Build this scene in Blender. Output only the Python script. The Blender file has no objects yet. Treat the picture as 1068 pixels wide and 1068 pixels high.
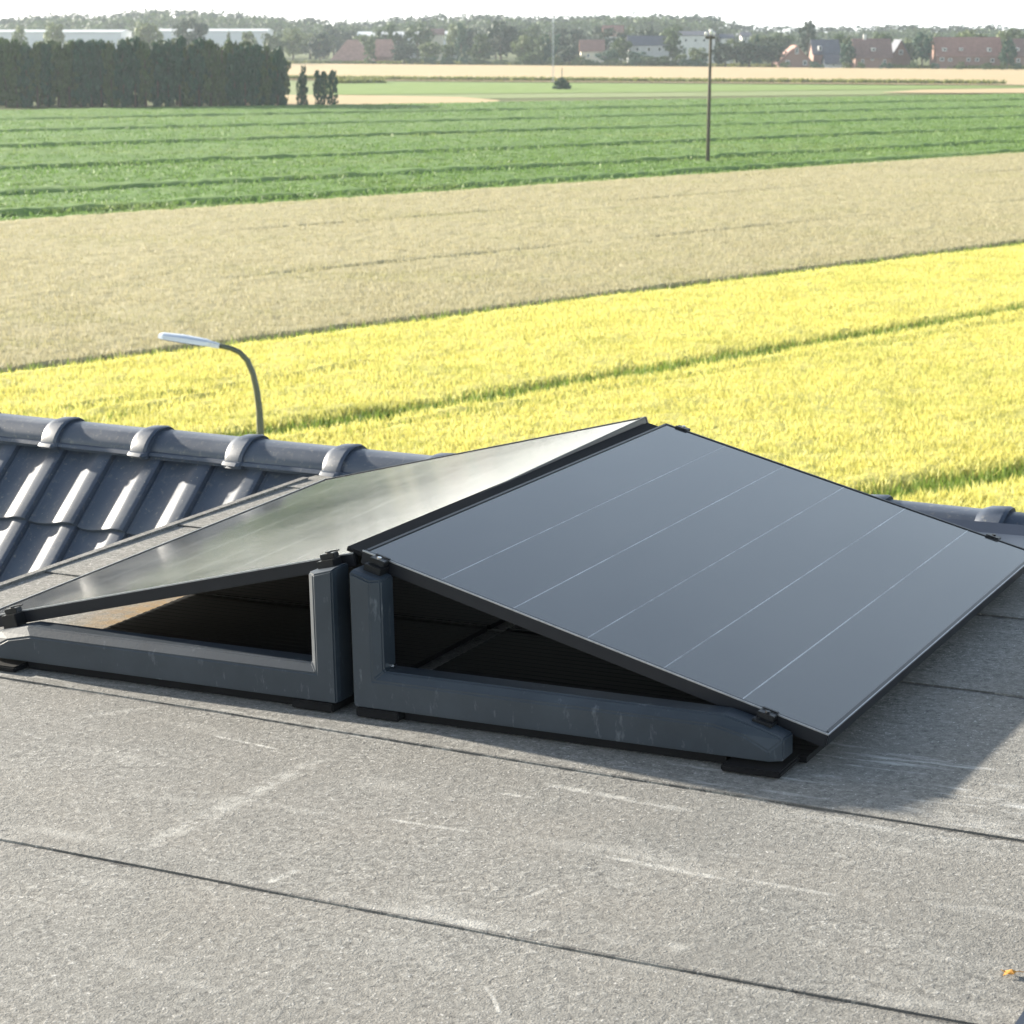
import bpy, math, random
import numpy as np
from mathutils import Matrix, Vector

random.seed(7)
rng = np.random.default_rng(7)
D = bpy.data
S = bpy.context.scene
COL = S.collection

# ------------------------------------------------------------------ camera, sky, sun, exposure
F_PX, CX = 2345.04, 534.0                      # focal length and centre, in photograph pixels (1068 wide)
CAM_H = 10.0
PITCH = math.radians(12.176)
cam_d = D.cameras.new('camera')
cam_d.sensor_width = 36.0
cam_d.lens = F_PX / 1068.0 * 36.0
cam_d.clip_start = 0.1
cam_d.clip_end = 9000
cam_d.dof.use_dof = True
cam_d.dof.focus_distance = 5.3
cam_d.dof.aperture_fstop = 14.0
cam = D.objects.new('camera', cam_d)
COL.objects.link(cam)
cam.location = (0, 0, CAM_H)
cam.rotation_euler = (math.pi / 2 - PITCH, 0, 0)
S.camera = cam

# the flat roof falls very slightly: ROOF_Q turns roof coordinates (x along the slope of the panels, y along their ridge) into world
ROOF_Q = np.array([[0.89111, 0.45327, -0.02170], [-0.45343, 0.89129, -0.00286], [0.01804, 0.01238, 0.99976]])
CAM_R = np.array([2.55740, -4.20459, 1.15164])   # camera in roof coordinates
SUN_DIR = ROOF_Q @ (np.array([-1.345, 0.178, 0.372]) / np.linalg.norm([-1.345, 0.178, 0.372]))
SUN_EL = math.asin(SUN_DIR[2])
SUN_AZ = math.atan2(SUN_DIR[0], SUN_DIR[1])      # clockwise from +Y

w = D.worlds.new('World'); S.world = w; w.use_nodes = True
nt = w.node_tree
sky = nt.nodes.new('ShaderNodeTexSky'); sky.sky_type = 'NISHITA'; sky.sun_disc = False
sky.sun_elevation = SUN_EL; sky.sun_rotation = SUN_AZ
sky.air_density = 1.0; sky.dust_density = 1.2; sky.ozone_density = 1.0
bg = nt.nodes['Background']; bg.inputs[1].default_value = 0.06
nt.links.new(sky.outputs[0], bg.inputs[0])
# thin bright cloud veil, thickest towards the horizon, added to the clear sky
tcw = nt.nodes.new('ShaderNodeTexCoord'); spw = nt.nodes.new('ShaderNodeSeparateXYZ'); nt.links.new(tcw.outputs['Generated'], spw.inputs[0])
def wm(op, a, b):
    q = nt.nodes.new('ShaderNodeMath'); q.operation = op
    for i, v in enumerate((a, b)):
        if hasattr(v, 'is_output'): nt.links.new(v, q.inputs[i])
        else: q.inputs[i].default_value = v
    return q.outputs[0]
fall = wm('POWER', 2.718, wm('MULTIPLY', wm('ABSOLUTE', spw.outputs[2], 0.0), -4.2))
nzw = nt.nodes.new('ShaderNodeTexNoise'); nzw.inputs['Scale'].default_value = 3.0; nzw.inputs['Detail'].default_value = 5
mpw = nt.nodes.new('ShaderNodeMapping'); mpw.inputs['Scale'].default_value = (1, 1, 5); nt.links.new(tcw.outputs['Generated'], mpw.inputs[0]); nt.links.new(mpw.outputs[0], nzw.inputs['Vector'])
veil = wm('MULTIPLY', fall, wm('ADD', .75, wm('MULTIPLY', nzw.outputs[0], .5)))
bg2 = nt.nodes.new('ShaderNodeBackground'); bg2.inputs[0].default_value = (.90, .96, 1.0, 1); nt.links.new(wm('MULTIPLY', veil, .80), bg2.inputs[1])
addw = nt.nodes.new('ShaderNodeAddShader'); nt.links.new(bg.outputs[0], addw.inputs[0]); nt.links.new(bg2.outputs[0], addw.inputs[1])
nt.links.new(addw.outputs[0], nt.nodes['World Output'].inputs[0])

sd = D.lights.new('sun', 'SUN'); sd.energy = 5.0; sd.angle = math.radians(1.4); sd.color = (1.0, 0.92, 0.79)
sun = D.objects.new('sun', sd); COL.objects.link(sun)
sun.rotation_euler = Vector(SUN_DIR).to_track_quat('Z', 'Y').to_euler()
sun.location = (-60, 40, 60)

S.view_settings.view_transform = 'Standard'; S.view_settings.look = 'None'
S.view_settings.exposure = 1.70; S.view_settings.gamma = 1.0
S.render.engine = 'CYCLES'
S.cycles.use_denoising = True
S.cycles.max_bounces = 6
S.cycles.volume_bounces = 0
S.cycles.sample_clamp_indirect = 6.0

# ------------------------------------------------------------------ coordinates
CP, SP = math.cos(PITCH), math.sin(PITCH)
def ray(px, py):
    x, y = (px - CX) / F_PX, -(py - CX) / F_PX
    return np.array([x, CP + y * SP, -SP + y * CP])
def gp(px, py, z=0.0):                           # a point of the land at height z
    d = ray(px, py); t = (z - CAM_H) / d[2]
    return np.array([d[0] * t, d[1] * t, z])
def at(px, py, Y):                               # the point at distance Y ahead
    d = ray(px, py); return np.array([0, 0, CAM_H]) + d * (Y / d[1])
Z_ROOF = -0.368
def roofpt(px, py, z=Z_ROOF):
    d = ROOF_Q.T @ ray(px, py); t = (z - CAM_R[2]) / d[2]
    return CAM_R + d * t
ROOF_T = np.array([0, 0, CAM_H]) - ROOF_Q @ CAM_R
ROOF_M = Matrix.Translation(Vector(ROOF_T)) @ Matrix(ROOF_Q.tolist()).to_4x4()

# ------------------------------------------------------------------ object helpers
def tag(o, label=None, cat=None, group=None, kind=None):
    if label: o['label'] = label
    if cat: o['category'] = cat
    if group: o['group'] = group
    if kind: o['kind'] = kind
    return o
def empty(name, loc=(0, 0, 0), rz=0.0, mat=None):
    o = D.objects.new(name, None); COL.objects.link(o)
    o.empty_display_size = 0.2
    if mat is not None: o.matrix_world = mat
    else:
        o.location = loc; o.rotation_euler = (0, 0, rz)
    return o
class MB:                                        # collects verts and faces of ONE part
    def __init__(s): s.v = []; s.f = []
    def add(s, vs, fs):
        b = len(s.v); s.v += [tuple(map(float, q)) for q in vs]; s.f += [tuple(i + b for i in f) for f in fs]; return s
    def box(s, x0, x1, y0, y1, z0, z1):
        v = [(x, y, z) for z in (z0, z1) for y in (y0, y1) for x in (x0, x1)]
        return s.add(v, [(0, 2, 3, 1), (4, 5, 7, 6), (0, 1, 5, 4), (2, 6, 7, 3), (0, 4, 6, 2), (1, 3, 7, 5)])
    def loft(s, rings, cap=True, closed=True):
        n = len(rings[0]); vs = [p for r in rings for p in r]; fs = []
        for i in range(len(rings) - 1):
            for j in range(n if closed else n - 1):
                k = (j + 1) % n
                fs.append((i * n + j, i * n + k, (i + 1) * n + k, (i + 1) * n + j))
        if cap and closed:
            fs.append(tuple(range(n))[::-1]); fs.append(tuple(range((len(rings) - 1) * n, len(rings) * n)))
        return s.add(vs, fs)
    def tube(s, pts, rad, n=8, cap=True):
        pts = [Vector(p) for p in pts]; rings = []
        if not hasattr(rad, '__len__'): rad = [rad] * len(pts)
        for i, p in enumerate(pts):
            t = (pts[min(i + 1, len(pts) - 1)] - pts[max(i - 1, 0)]).normalized()
            a = t.cross(Vector((0, 0, 1)) if abs(t.z) < .95 else Vector((1, 0, 0))).normalized(); b = t.cross(a)
            rings.append([p + (a * math.cos(2 * math.pi * k / n) + b * math.sin(2 * math.pi * k / n)) * rad[i] for k in range(n)])
        return s.loft(rings, cap)
    def build(s, name, mat, parent=None, smooth=False, bevel=0.0, loc=None):
        me = D.meshes.new(name); me.from_pydata(s.v, [], s.f); me.update()
        import bmesh
        bm = bmesh.new(); bm.from_mesh(me); bmesh.ops.recalc_face_normals(bm, faces=bm.faces)
        if bevel > 0:
            es = [e for e in bm.edges if len(e.link_faces) == 2 and e.calc_face_angle() > 0.5]
            bmesh.ops.bevel(bm, geom=es, offset=bevel, segments=2, affect='EDGES', clamp_overlap=True)
        bm.to_mesh(me); bm.free()
        if mat: me.materials.append(mat)
        o = D.objects.new(name, me); COL.objects.link(o)
        if parent: o.parent = parent
        if loc is not None: o.location = loc
        if smooth: me.polygons.foreach_set('use_smooth', [True] * len(me.polygons))
        return o
def np_mesh(name, V, Fc, mat, parent=None, smooth=False):   # Fc: (n,3) or (n,4) array
    me = D.meshes.new(name); V = np.asarray(V, np.float32); Fc = np.asarray(Fc, np.int32); k = Fc.shape[1]
    me.vertices.add(len(V)); me.vertices.foreach_set('co', V.ravel())
    me.loops.add(Fc.size); me.loops.foreach_set('vertex_index', Fc.ravel())
    me.polygons.add(len(Fc)); me.polygons.foreach_set('loop_start', np.arange(0, Fc.size, k, dtype=np.int32))
    me.polygons.foreach_set('loop_total', np.full(len(Fc), k, np.int32))
    if smooth: me.polygons.foreach_set('use_smooth', np.ones(len(Fc), bool))
    me.update(calc_edges=True); me.validate()
    if mat: me.materials.append(mat)
    o = D.objects.new(name, me); COL.objects.link(o)
    if parent: o.parent = parent
    return o
def copy_tree(o, parent=None):
    c = o.copy(); COL.objects.link(c)
    if parent: c.parent = parent
    for ch in list(o.children): copy_tree(ch, c)
    return c

# smooth value noise for heights and outlines
def _hash(ix, iy, seed):
    h = (ix.astype(np.int64) * 374761393 + iy.astype(np.int64) * 668265263 + seed * 974711) & 0x7fffffff
    h = ((h ^ (h >> 13)) * 1274126177) & 0x7fffffff
    return ((h ^ (h >> 16)) & 0xffff) / 65535.0
def vnoise(x, y, seed=0):
    ix, iy = np.floor(x), np.floor(y); fx, fy = x - ix, y - iy
    fx = fx * fx * (3 - 2 * fx); fy = fy * fy * (3 - 2 * fy)
    a = _hash(ix, iy, seed); b = _hash(ix + 1, iy, seed); c = _hash(ix, iy + 1, seed); d = _hash(ix + 1, iy + 1, seed)
    return (a * (1 - fx) + b * fx) * (1 - fy) + (c * (1 - fx) + d * fx) * fy - .5

# ------------------------------------------------------------------ material helpers
class NT:
    def __init__(s, name):
        s.m = D.materials.new(name); s.m.use_nodes = True; s.t = s.m.node_tree; s.b = s.t.nodes['Principled BSDF']
        s.tc = s.n('ShaderNodeTexCoord')
    def n(s, t, **kw):
        q = s.t.nodes.new(t)
        for k, v in kw.items(): setattr(q, k, v)
        return q
    def put(s, sock, v):
        if hasattr(v, 'is_output'): s.t.links.new(v, sock)
        elif isinstance(v, (tuple, list)) and len(v) == 3 and sock.type == 'RGBA': sock.default_value = (*v, 1)
        else: sock.default_value = v
    def noise(s, scale, detail=4, rough=.55, vec=None, dist=0.0, stretch=None):
        q = s.n('ShaderNodeTexNoise'); q.inputs['Scale'].default_value = scale; q.inputs['Detail'].default_value = detail
        q.inputs['Roughness'].default_value = rough; q.inputs['Distortion'].default_value = dist
        v = vec or s.tc.outputs['Object']
        if stretch:
            mp = s.n('ShaderNodeMapping'); mp.inputs['Scale'].default_value = stretch; s.t.links.new(v, mp.inputs[0]); v = mp.outputs[0]
        s.t.links.new(v, q.inputs['Vector']); return q.outputs[0]
    def ramp(s, fac, stops):
        q = s.n('ShaderNodeValToRGB'); s.put(q.inputs[0], fac); e = q.color_ramp.elements
        while len(e) < len(stops): e.new(.5)
        for i, (p, c) in enumerate(stops):
            e[i].position = p; e[i].color = (c, c, c, 1) if not hasattr(c, '__len__') else (*c, 1)
        return q.outputs[0]
    def mix(s, f, a, b, mode='MIX'):
        q = s.n('ShaderNodeMix', data_type='RGBA', blend_type=mode); s.put(q.inputs[0], f); s.put(q.inputs[6], a); s.put(q.inputs[7], b); return q.outputs[2]
    def math(s, op, a, b=0.0, clamp=False):
        q = s.n('ShaderNodeMath', operation=op, use_clamp=clamp); s.put(q.inputs[0], a); s.put(q.inputs[1], b); return q.outputs[0]
    def bump(s, h, strength=.3, dist=.01):
        q = s.n('ShaderNodeBump'); q.inputs['Strength'].default_value = strength; q.inputs['Distance'].default_value = dist
        s.t.links.new(h, q.inputs['Height']); s.t.links.new(q.outputs[0], s.b.inputs['Normal'])
    def set(s, **kw):
        for k, v in kw.items(): s.put(s.b.inputs[k.replace('_', ' ')], v)
        return s.m
def simple(name, c, rough=.6, metal=0.0, var=.18, scale=20, spec=.5):
    a = NT(name); n = a.noise(scale, 4)
    col = a.ramp(n, [(.25, tuple(x * (1 - var) for x in c)), (.75, tuple(min(1, x * (1 + var)) for x in c))])
    return a.set(Base_Color=col, Roughness=rough, Metallic=metal, Specular_IOR_Level=spec)
def leafmat(name, c1, c2, trans=.25, spec=.25, c3=None, sc3=.16):
    a = NT(name); g = a.n('ShaderNodeNewGeometry'); n = a.noise(.6, 3)
    f = a.math('ADD', a.math('MULTIPLY', g.outputs['Random Per Island'], .6), a.math('MULTIPLY', n, .45))
    col = a.ramp(f, [(.15, c1), (.8, c2)])
    if c3: col = a.mix(a.ramp(a.noise(sc3, 5, .65, stretch=(.6, 1.5, 1)), [(.5, 0.0), (.66, .65)]), col, c3)
    a.set(Base_Color=col, Roughness=.6, Specular_IOR_Level=spec)
    tr = a.n('ShaderNodeBsdfTranslucent'); a.t.links.new(col, tr.inputs[0])
    mx = a.n('ShaderNodeMixShader'); mx.inputs[0].default_value = trans
    a.t.links.new(a.b.outputs[0], mx.inputs[1]); a.t.links.new(tr.outputs[0], mx.inputs[2])
    a.t.links.new(mx.outputs[0], a.t.nodes['Material Output'].inputs[0])
    return a.m

# ------------------------------------------------------------------ materials
def membrane_mat():
    a = NT('roofing_felt'); n1 = a.noise(62, 3, .75, dist=.6); n2 = a.noise(3.0, 5, .6); n3 = a.noise(260, 2, .5)
    grit = a.math('ADD', a.math('MULTIPLY', n1, .65), a.math('MULTIPLY', n3, .35))
    col = a.ramp(grit, [(.30, (.065, .065, .062)), (.45, (.185, .18, .166)), (.58, (.285, .278, .256)), (.72, (.56, .55, .515))])
    col = a.mix(a.ramp(n2, [(.4, 0.0), (.72, .4)]), col, (.25, .23, .20))
    col = a.mix(a.ramp(a.noise(1.3, 5, .7), [(.42, .0), (.60, .38)]), col, (.15, .15, .14))
    pale = a.ramp(a.noise(7, 6, .7, stretch=(.35, 1.6, 1)), [(.56, 0.0), (.74, .5)])
    col = a.mix(pale, col, (.42, .41, .38))
    chip = a.ramp(a.noise(150, 1, .4), [(.68, 0.0), (.76, .5)]); col = a.mix(chip, col, (.70, .69, .66))
    pit = a.ramp(a.noise(85, 2, .5), [(.26, .6), (.36, 0.0)]); col = a.mix(pit, col, (.05, .05, .05))
    sepb = a.n('ShaderNodeSeparateXYZ'); a.t.links.new(a.tc.outputs['Object'], sepb.inputs[0])
    for (y0, sl) in ((-1.0205, -.0145), (-.1754, -.0418), (.7080, -.041), (1.36, -.04)):
        dd = a.math('SUBTRACT', a.math('ADD', a.math('MULTIPLY', sepb.outputs[0], sl), y0), sepb.outputs[1])     # in front of the step: positive
        wob = a.math('MULTIPLY', a.ramp(a.noise(14, 5, .75), [(.45, 0.0), (.75, 1.0)]), .022)
        f = a.math('MULTIPLY', a.math('GREATER_THAN', dd, -.003), a.math('LESS_THAN', dd, wob)); col = a.mix(a.math('MULTIPLY', f, .62), col, (.05, .05, .05))
        dst = a.math('MULTIPLY', a.math('SUBTRACT', 1.0, a.math('DIVIDE', a.math('ABSOLUTE', a.math('ADD', dd, .04)), .055), True), a.ramp(a.noise(5, 5, .75, stretch=(.6, 1, 1)), [(.52, 0.0), (.72, .75)]))
        col = a.mix(dst, col, (.52, .51, .48))                                                                   # pale dust caught on the lap
    silt = a.math('MULTIPLY', a.ramp(a.noise(16, 5, .65, stretch=(.22, 1.7, 1)), [(.55, 0.0), (.68, .8)]), silt_area(a))
    col = a.mix(silt, col, (.55, .55, .53))
    sep = a.n('ShaderNodeSeparateXYZ'); a.t.links.new(a.tc.outputs['Object'], sep.inputs[0])
    brk = a.ramp(a.noise(26, 5, .8), [(.42, .0), (.58, 1.0)])
    for (p0, p1, wd, st) in STREAKS:
        A, B = roofpt(*p0), roofpt(*p1); L = np.linalg.norm((B - A)[:2]); ang = math.atan2(B[1] - A[1], B[0] - A[0]); c = (A + B) / 2
        mp = a.n('ShaderNodeMapping', vector_type='TEXTURE'); mp.inputs['Location'].default_value = (c[0], c[1], 0); mp.inputs['Rotation'].default_value = (0, 0, ang)
        mp.inputs['Scale'].default_value = (L / 2, wd / 2, 1); a.t.links.new(a.tc.outputs['Object'], mp.inputs[0])
        sp = a.n('ShaderNodeSeparateXYZ'); a.t.links.new(mp.outputs[0], sp.inputs[0])
        r = a.math('ADD', a.math('POWER', a.math('ABSOLUTE', sp.outputs[0]), 6.0), a.math('POWER', a.math('ABSOLUTE', sp.outputs[1]), 2.0))
        f = a.math('MULTIPLY', a.math('SUBTRACT', 1.0, r, True), st); f = a.math('MULTIPLY', f, brk)
        col = a.mix(f, col, (.60, .59, .55))
    # dead leaves and silt washed under the low edge of the left panel
    mp = a.n('ShaderNodeMapping', vector_type='TEXTURE'); mp.inputs['Location'].default_value = (-.93, .55, 0); mp.inputs['Scale'].default_value = (.16, .42, 1)
    a.t.links.new(a.tc.outputs['Object'], mp.inputs[0]); ln = a.n('ShaderNodeVectorMath', operation='LENGTH')
    sp = a.n('ShaderNodeSeparateXYZ'); a.t.links.new(mp.outputs[0], sp.inputs[0]); cb = a.n('ShaderNodeCombineXYZ')
    a.t.links.new(sp.outputs[0], cb.inputs[0]); a.t.links.new(sp.outputs[1], cb.inputs[1]); a.t.links.new(cb.outputs[0], ln.inputs[0])
    f = a.math('MULTIPLY', a.math('SUBTRACT', 1.25, ln.outputs['Value'], True), a.ramp(a.noise(22, 4, .7), [(.4, .3), (.55, 1.0)]))
    col = a.mix(f, col, (.33, .22, .10))
    a.bump(grit, .65, .005)
    return a.set(Base_Color=col, Roughness=.86, Specular_IOR_Level=.3)
def silt_area(a):
    mp = a.n('ShaderNodeMapping', vector_type='TEXTURE'); mp.inputs['Location'].default_value = (1.25, -.02, 0); mp.inputs['Scale'].default_value = (.75, .30, 1)
    a.t.links.new(a.tc.outputs['Object'], mp.inputs[0]); sp = a.n('ShaderNodeSeparateXYZ'); a.t.links.new(mp.outputs[0], sp.inputs[0])
    r = a.math('ADD', a.math('POWER', a.math('ABSOLUTE', sp.outputs[0]), 2.0), a.math('POWER', a.math('ABSOLUTE', sp.outputs[1]), 2.0))
    return a.math('SUBTRACT', 1.1, r, True)
STREAKS = [((140, 890), (350, 783), .06, .42), ((222, 766), (292, 781), .014, .9), ((622, 891), (765, 918), .022, .6), ((765, 915), (880, 935), .02, .35),
           ((398, 853), (492, 867), .016, .6), ((278, 922), (312, 907), .022, .8), ((545, 938), (582, 922), .014, .6), ((555, 972), (575, 960), .012, .6),
           ((500, 1020), (514, 1038), .010, .7), ((513, 1036), (522, 1058), .010, .7), ((460, 958), (545, 973), .04, .45), ((690, 985), (720, 990), .04, .3),
           ((520, 826), (560, 832), .018, .6), ((60, 750), (170, 735), .03, .3), ((560, 815), (730, 846), .03, .5), ((20, 705), (150, 718), .02, .3), ((200, 735), (420, 775), .02, .35)]
M = {}
M['felt'] = membrane_mat()
def wear_plastic():
    a = NT('grey_plastic'); n = a.noise(6, 5, .65); s = a.noise(40, 4, .7, stretch=(1, 1, .35))
    col = a.ramp(n, [(.3, (.017, .026, .037)), (.7, (.031, .043, .057))])
    col = a.mix(a.ramp(s, [(.60, 0.0), (.74, .45)]), col, (.16, .18, .20))
    a.bump(a.noise(120, 3), .12, .002)
    return a.set(Base_Color=col, Roughness=.48)
M['plastic'] = wear_plastic()
M['rubber'] = simple('black_rubber', (.008, .008, .009), .8, spec=.2)
M['clamp'] = simple('black_clamp_metal', (.014, .015, .017), .35, .3)
M['steel'] = simple('bright_bolt_steel', (.75, .75, .74), .22, 1.0, .05)
M['frame'] = simple('black_anodised_frame', (.020, .022, .028), .36, .5, .1)
def tile_mat():
    a = NT('anthracite_glazed_tile'); n = a.noise(5, 5, .6); n2 = a.noise(45, 4, .6)
    col = a.ramp(n, [(.3, (.046, .060, .088)), (.7, (.074, .092, .124))])
    col = a.mix(a.ramp(n2, [(.56, 0.0), (.74, .5)]), col, (.20, .20, .19))
    col = a.mix(a.ramp(a.noise(90, 3, .6), [(.66, 0.0), (.74, .6)]), col, (.30, .30, .26))
    a.bump(n2, .06, .004)
    return a.set(Base_Color=col, Roughness=a.ramp(n, [(.2, .42), (.8, .58)]), Specular_IOR_Level=.55)
M['tile'] = tile_mat()
def glass_mat():
    a = NT('solar_cells_under_glass'); g = a.noise(1.4, 4, .6); st = a.noise(3.0, 5, .7, stretch=(1.2, .35, 1))
    # hairline gaps between the six columns of cells, faintly pale
    sp = a.n('ShaderNodeSeparateXYZ'); a.t.links.new(a.tc.outputs['Object'], sp.inputs[0])
    u = a.math('DIVIDE', a.math('ABSOLUTE', sp.outputs[0]), 1.134); f6 = a.math('MULTIPLY', a.math('SUBTRACT', u, .0132), 6.0 / (1 - .0264))
    fr = a.math('ABSOLUTE', a.math('SUBTRACT', a.math('FRACT', a.math('ADD', f6, .5)), .5))
    gap = a.math('LESS_THAN', fr, .0085)
    inside = a.math('MULTIPLY', a.math('GREATER_THAN', f6, .5), a.math('LESS_THAN', f6, 5.5))
    brk = a.ramp(a.noise(2.2, 4, .8, stretch=(6, 1, 1)), [(.40, .25), (.62, 1.0)])
    line = a.math('MULTIPLY', a.math('MULTIPLY', gap, inside), brk)
    fine = a.math('FRACT', a.math('MULTIPLY', sp.outputs[1], 54.0)); bus = a.math('LESS_THAN', fine, .12)
    base = a.mix(a.math('MULTIPLY', bus, .22), (.015, .018, .023), (.05, .055, .066))
    base = a.mix(line, base, (.42, .44, .46))
    dust = a.ramp(a.math('ADD', a.math('MULTIPLY', g, .5), a.math('MULTIPLY', st, .5)), [(.36, .01), (.66, .10)])
    base = a.mix(dust, base, (.34, .33, .29))
    rgh = a.ramp(g, [(.3, .07), (.7, .12)])
    a.bump(a.noise(420, 2), .02, .001)
    return a.set(Base_Color=base, Roughness=rgh, IOR=1.88, Specular_IOR_Level=.5, Coat_Weight=.0)
M['glass'] = glass_mat()

# ------------------------------------------------------------------ LAND
def land_mat(name, c1, c2, scale, rough=.95, c3=None):
    a = NT(name); n = a.noise(scale, 6, .65); n2 = a.noise(scale * .06, 3)
    col = a.ramp(n, [(.3, c1), (.7, c2)])
    if c3: col = a.mix(a.ramp(n2, [(.4, 0.0), (.65, .7)]), col, c3)
    return a.set(Base_Color=col, Roughness=rough, Specular_IOR_Level=.1)
M['soil'] = land_mat('meadow_ground', (.10, .12, .045), (.17, .18, .075), .8)
R_ = 2400.0
g = MB(); g.add([(-R_, -R_, 0), (R_, -R_, 0), (R_, R_, 0), (-R_, R_, 0)], [(0, 1, 2, 3)])
tag(g.build('ground', M['soil']), kind='structure')

def line2(p, q, z): return gp(*p, z)[:2], gp(*q, z)[:2]
def extend(a, b, s0, s1):
    d = (b - a) / np.linalg.norm(b - a); return a + d * s0, b + d * s1
def quad_grid(c00, c10, c01, c11, nu, nv):       # u along the rows, v away from the camera
    u, v = np.meshgrid(np.linspace(0, 1, nu), np.linspace(0, 1, nv))
    P = (c00[None, None] * ((1 - u) * (1 - v))[..., None] + c10 * (u * (1 - v))[..., None] + c01 * ((1 - u) * v)[..., None] + c11 * (u * v)[..., None])
    i = np.arange(nu * nv).reshape(nv, nu)
    Fc = np.stack([i[:-1, :-1], i[:-1, 1:], i[1:, 1:], i[1:, :-1]], -1).reshape(-1, 4)
    return u, v, P, Fc
def skirt_edges(Z, d=0.0):
    Z[0, :] = d; Z[-1, :] = d; Z[:, 0] = d; Z[:, -1] = d; return Z
def tufts(P, h, wd, lean, k=3, jit=.12):
    """k upright triangular blades per point: returns verts, faces"""
    n = len(P); P = np.repeat(P, k, 0); h = np.repeat(h, k) * rng.uniform(.7, 1.1, n * k)
    P = P + np.c_[rng.normal(0, jit, (n * k, 2)), np.zeros(n * k)]
    a = rng.uniform(0, np.pi, n * k); dx = np.c_[np.cos(a), np.sin(a), np.zeros(n * k)] * wd / 2
    tip = P + np.c_[rng.normal(0, lean, (n * k, 2)), h]
    V = np.stack([P - dx, P + dx, tip], 1).reshape(-1, 3)
    return V, np.arange(n * k * 3).reshape(-1, 3)
def in_view(P, m=5.0): return np.abs(P[:, 0]) < .36 * np.maximum(P[:, 1], 0) + m + 4

# --- barley
ZB = .72
a1, b1 = line2((0, 386), (1068, 252), ZB)        # far edge of the barley
d1 = (b1 - a1) / np.linalg.norm(b1 - a1); n1 = np.array([d1[1], -d1[0]])   # towards the house
def st1(P): q = P[..., :2] - a1; return q @ d1, q @ n1
e0, e1 = extend(a1, b1, -60, 130)
c00, c10 = e0 + n1 * 40, e1 + n1 * 40
u, v, P, Fc = quad_grid(c00, c10, e0, e1, 1000, 240)
def tram(p, q, z=ZB):                             # a wheel track through the crop: end points in the crop's own coordinates
    A, B = gp(*p, z), gp(*q, z); return A[:2], B[:2]
TR = [(tram((270, 447), (1068, 318)), .60, 1.15), (tram((880, 516), (1068, 484)), .6, 1.1), (tram((0, 433), (210, 403)), .30, .55), (tram((420, 437), (1068, 330)), .22, .35), (tram((0, 455), (150, 424)), .3, .4)]
def tram_mask(P, i=None):
    m = np.zeros(P.shape[:-1])
    for k, ((A, B), wd, st) in enumerate(TR):
        if i is not None and k != i: continue
        d = (B - A) / np.linalg.norm(B - A); q = P[..., :2] - A; dist = np.abs(q @ np.array([d[1], -d[0]])); s = q @ d
        wob = 1 + .7 * vnoise(s * .5, s * 0 + k * 9., 5)
        val = np.clip(1.4 - dist / (wd * wob), 0, 1) * st
        if k in (2, 4): val = val * ((s > -3) & (s < 11 + k))
        m = np.maximum(m, val)
    return m
tm = tram_mask(P)
X, Y = P[..., 0], P[..., 1]
zh = ZB - .10 + .09 * vnoise(X * 2.2, Y * 1.3, 1) + .07 * vnoise(X * .55, Y * .4, 2) + .07 * vnoise(X * 5, Y * 4, 3)
zh = zh * (1 - .8 * tm) + .12 * tm
zh = skirt_edges(zh)
def crop_mat(name, c1, c2, c3, sc):
    a = NT(name); n = a.noise(sc, 5, .7); n2 = a.noise(sc * .18, 4, .6)
    col = a.ramp(n, [(.3, c1), (.7, c2)]); col = a.mix(a.ramp(n2, [(.5, 0.0), (.75, .6)]), col, c3)
    return a.set(Base_Color=col, Roughness=.85, Specular_IOR_Level=.15)
M['barley_bed'] = crop_mat('ripening_barley_canopy', (.42, .39, .10), (.64, .58, .18), (.36, .38, .09), 4.0)
tag(np_mesh('barley_field', np.c_[X.ravel(), Y.ravel(), zh.ravel()], Fc, M['barley_bed'], smooth=True), kind='structure')
N = 600000
s = rng.uniform(-34, 96, N); t = rng.uniform(.2, 38, N); Q2 = a1 + s[:, None] * d1 + t[:, None] * n1
Q2 = Q2[in_view(Q2) & (Q2[:, 1] > 33)]; tmq = tram_mask(Q2)
dens = .75 + .6 * vnoise(Q2[:, 0] * .9, Q2[:, 1] * .6, 8)
keep = (rng.uniform(0, 1, len(Q2)) > tmq * 1.1) & (rng.uniform(0, 1, len(Q2)) < dens); B = Q2[keep]
zb = ZB - .28 + .07 * vnoise(B[:, 0] * .55, B[:, 1] * .4, 2)
V, Ft = tufts(np.c_[B, zb], np.full(len(B), .30), .075, .12, 3)
M['barley'] = leafmat('ripening_barley_ears', (.50, .465, .11), (.78, .73, .25), .35, c3=(.46, .47, .13), sc3=.45)
tag(np_mesh('barley_ears', V, Ft, M['barley']), 'ripe yellow barley ears covering the field behind the roof', 'barley', kind='stuff')
# green weeds in the wheel tracks and along the far edge
Wp = []
for k, ((A, Bq), wd, stg) in enumerate(TR):
    d = (Bq - A) / np.linalg.norm(Bq - A); L = np.linalg.norm(Bq - A); ext = 25 if k in (0, 1, 3) else 0
    nn = int((L + 2 * ext) * 150 * stg); sg = rng.uniform(-ext, L + ext, nn)
    Wp.append(A + sg[:, None] * d + (rng.normal(0, wd * .55, nn))[:, None] * np.array([d[1], -d[0]]))
nn = 9000; sg = rng.uniform(-30, 90, nn); Wp.append(a1 + sg[:, None] * d1 + (rng.normal(-.1, .35, nn))[:, None] * n1)
Wp = np.concatenate(Wp); Wp = Wp[in_view(Wp)]
V, Ft = tufts(np.c_[Wp, np.full(len(Wp), .05)], rng.uniform(.35, .72, len(Wp)), .11, .16, 3)
M['weeds'] = leafmat('green_weeds', (.10, .17, .025), (.27, .36, .06), .3)
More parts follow.
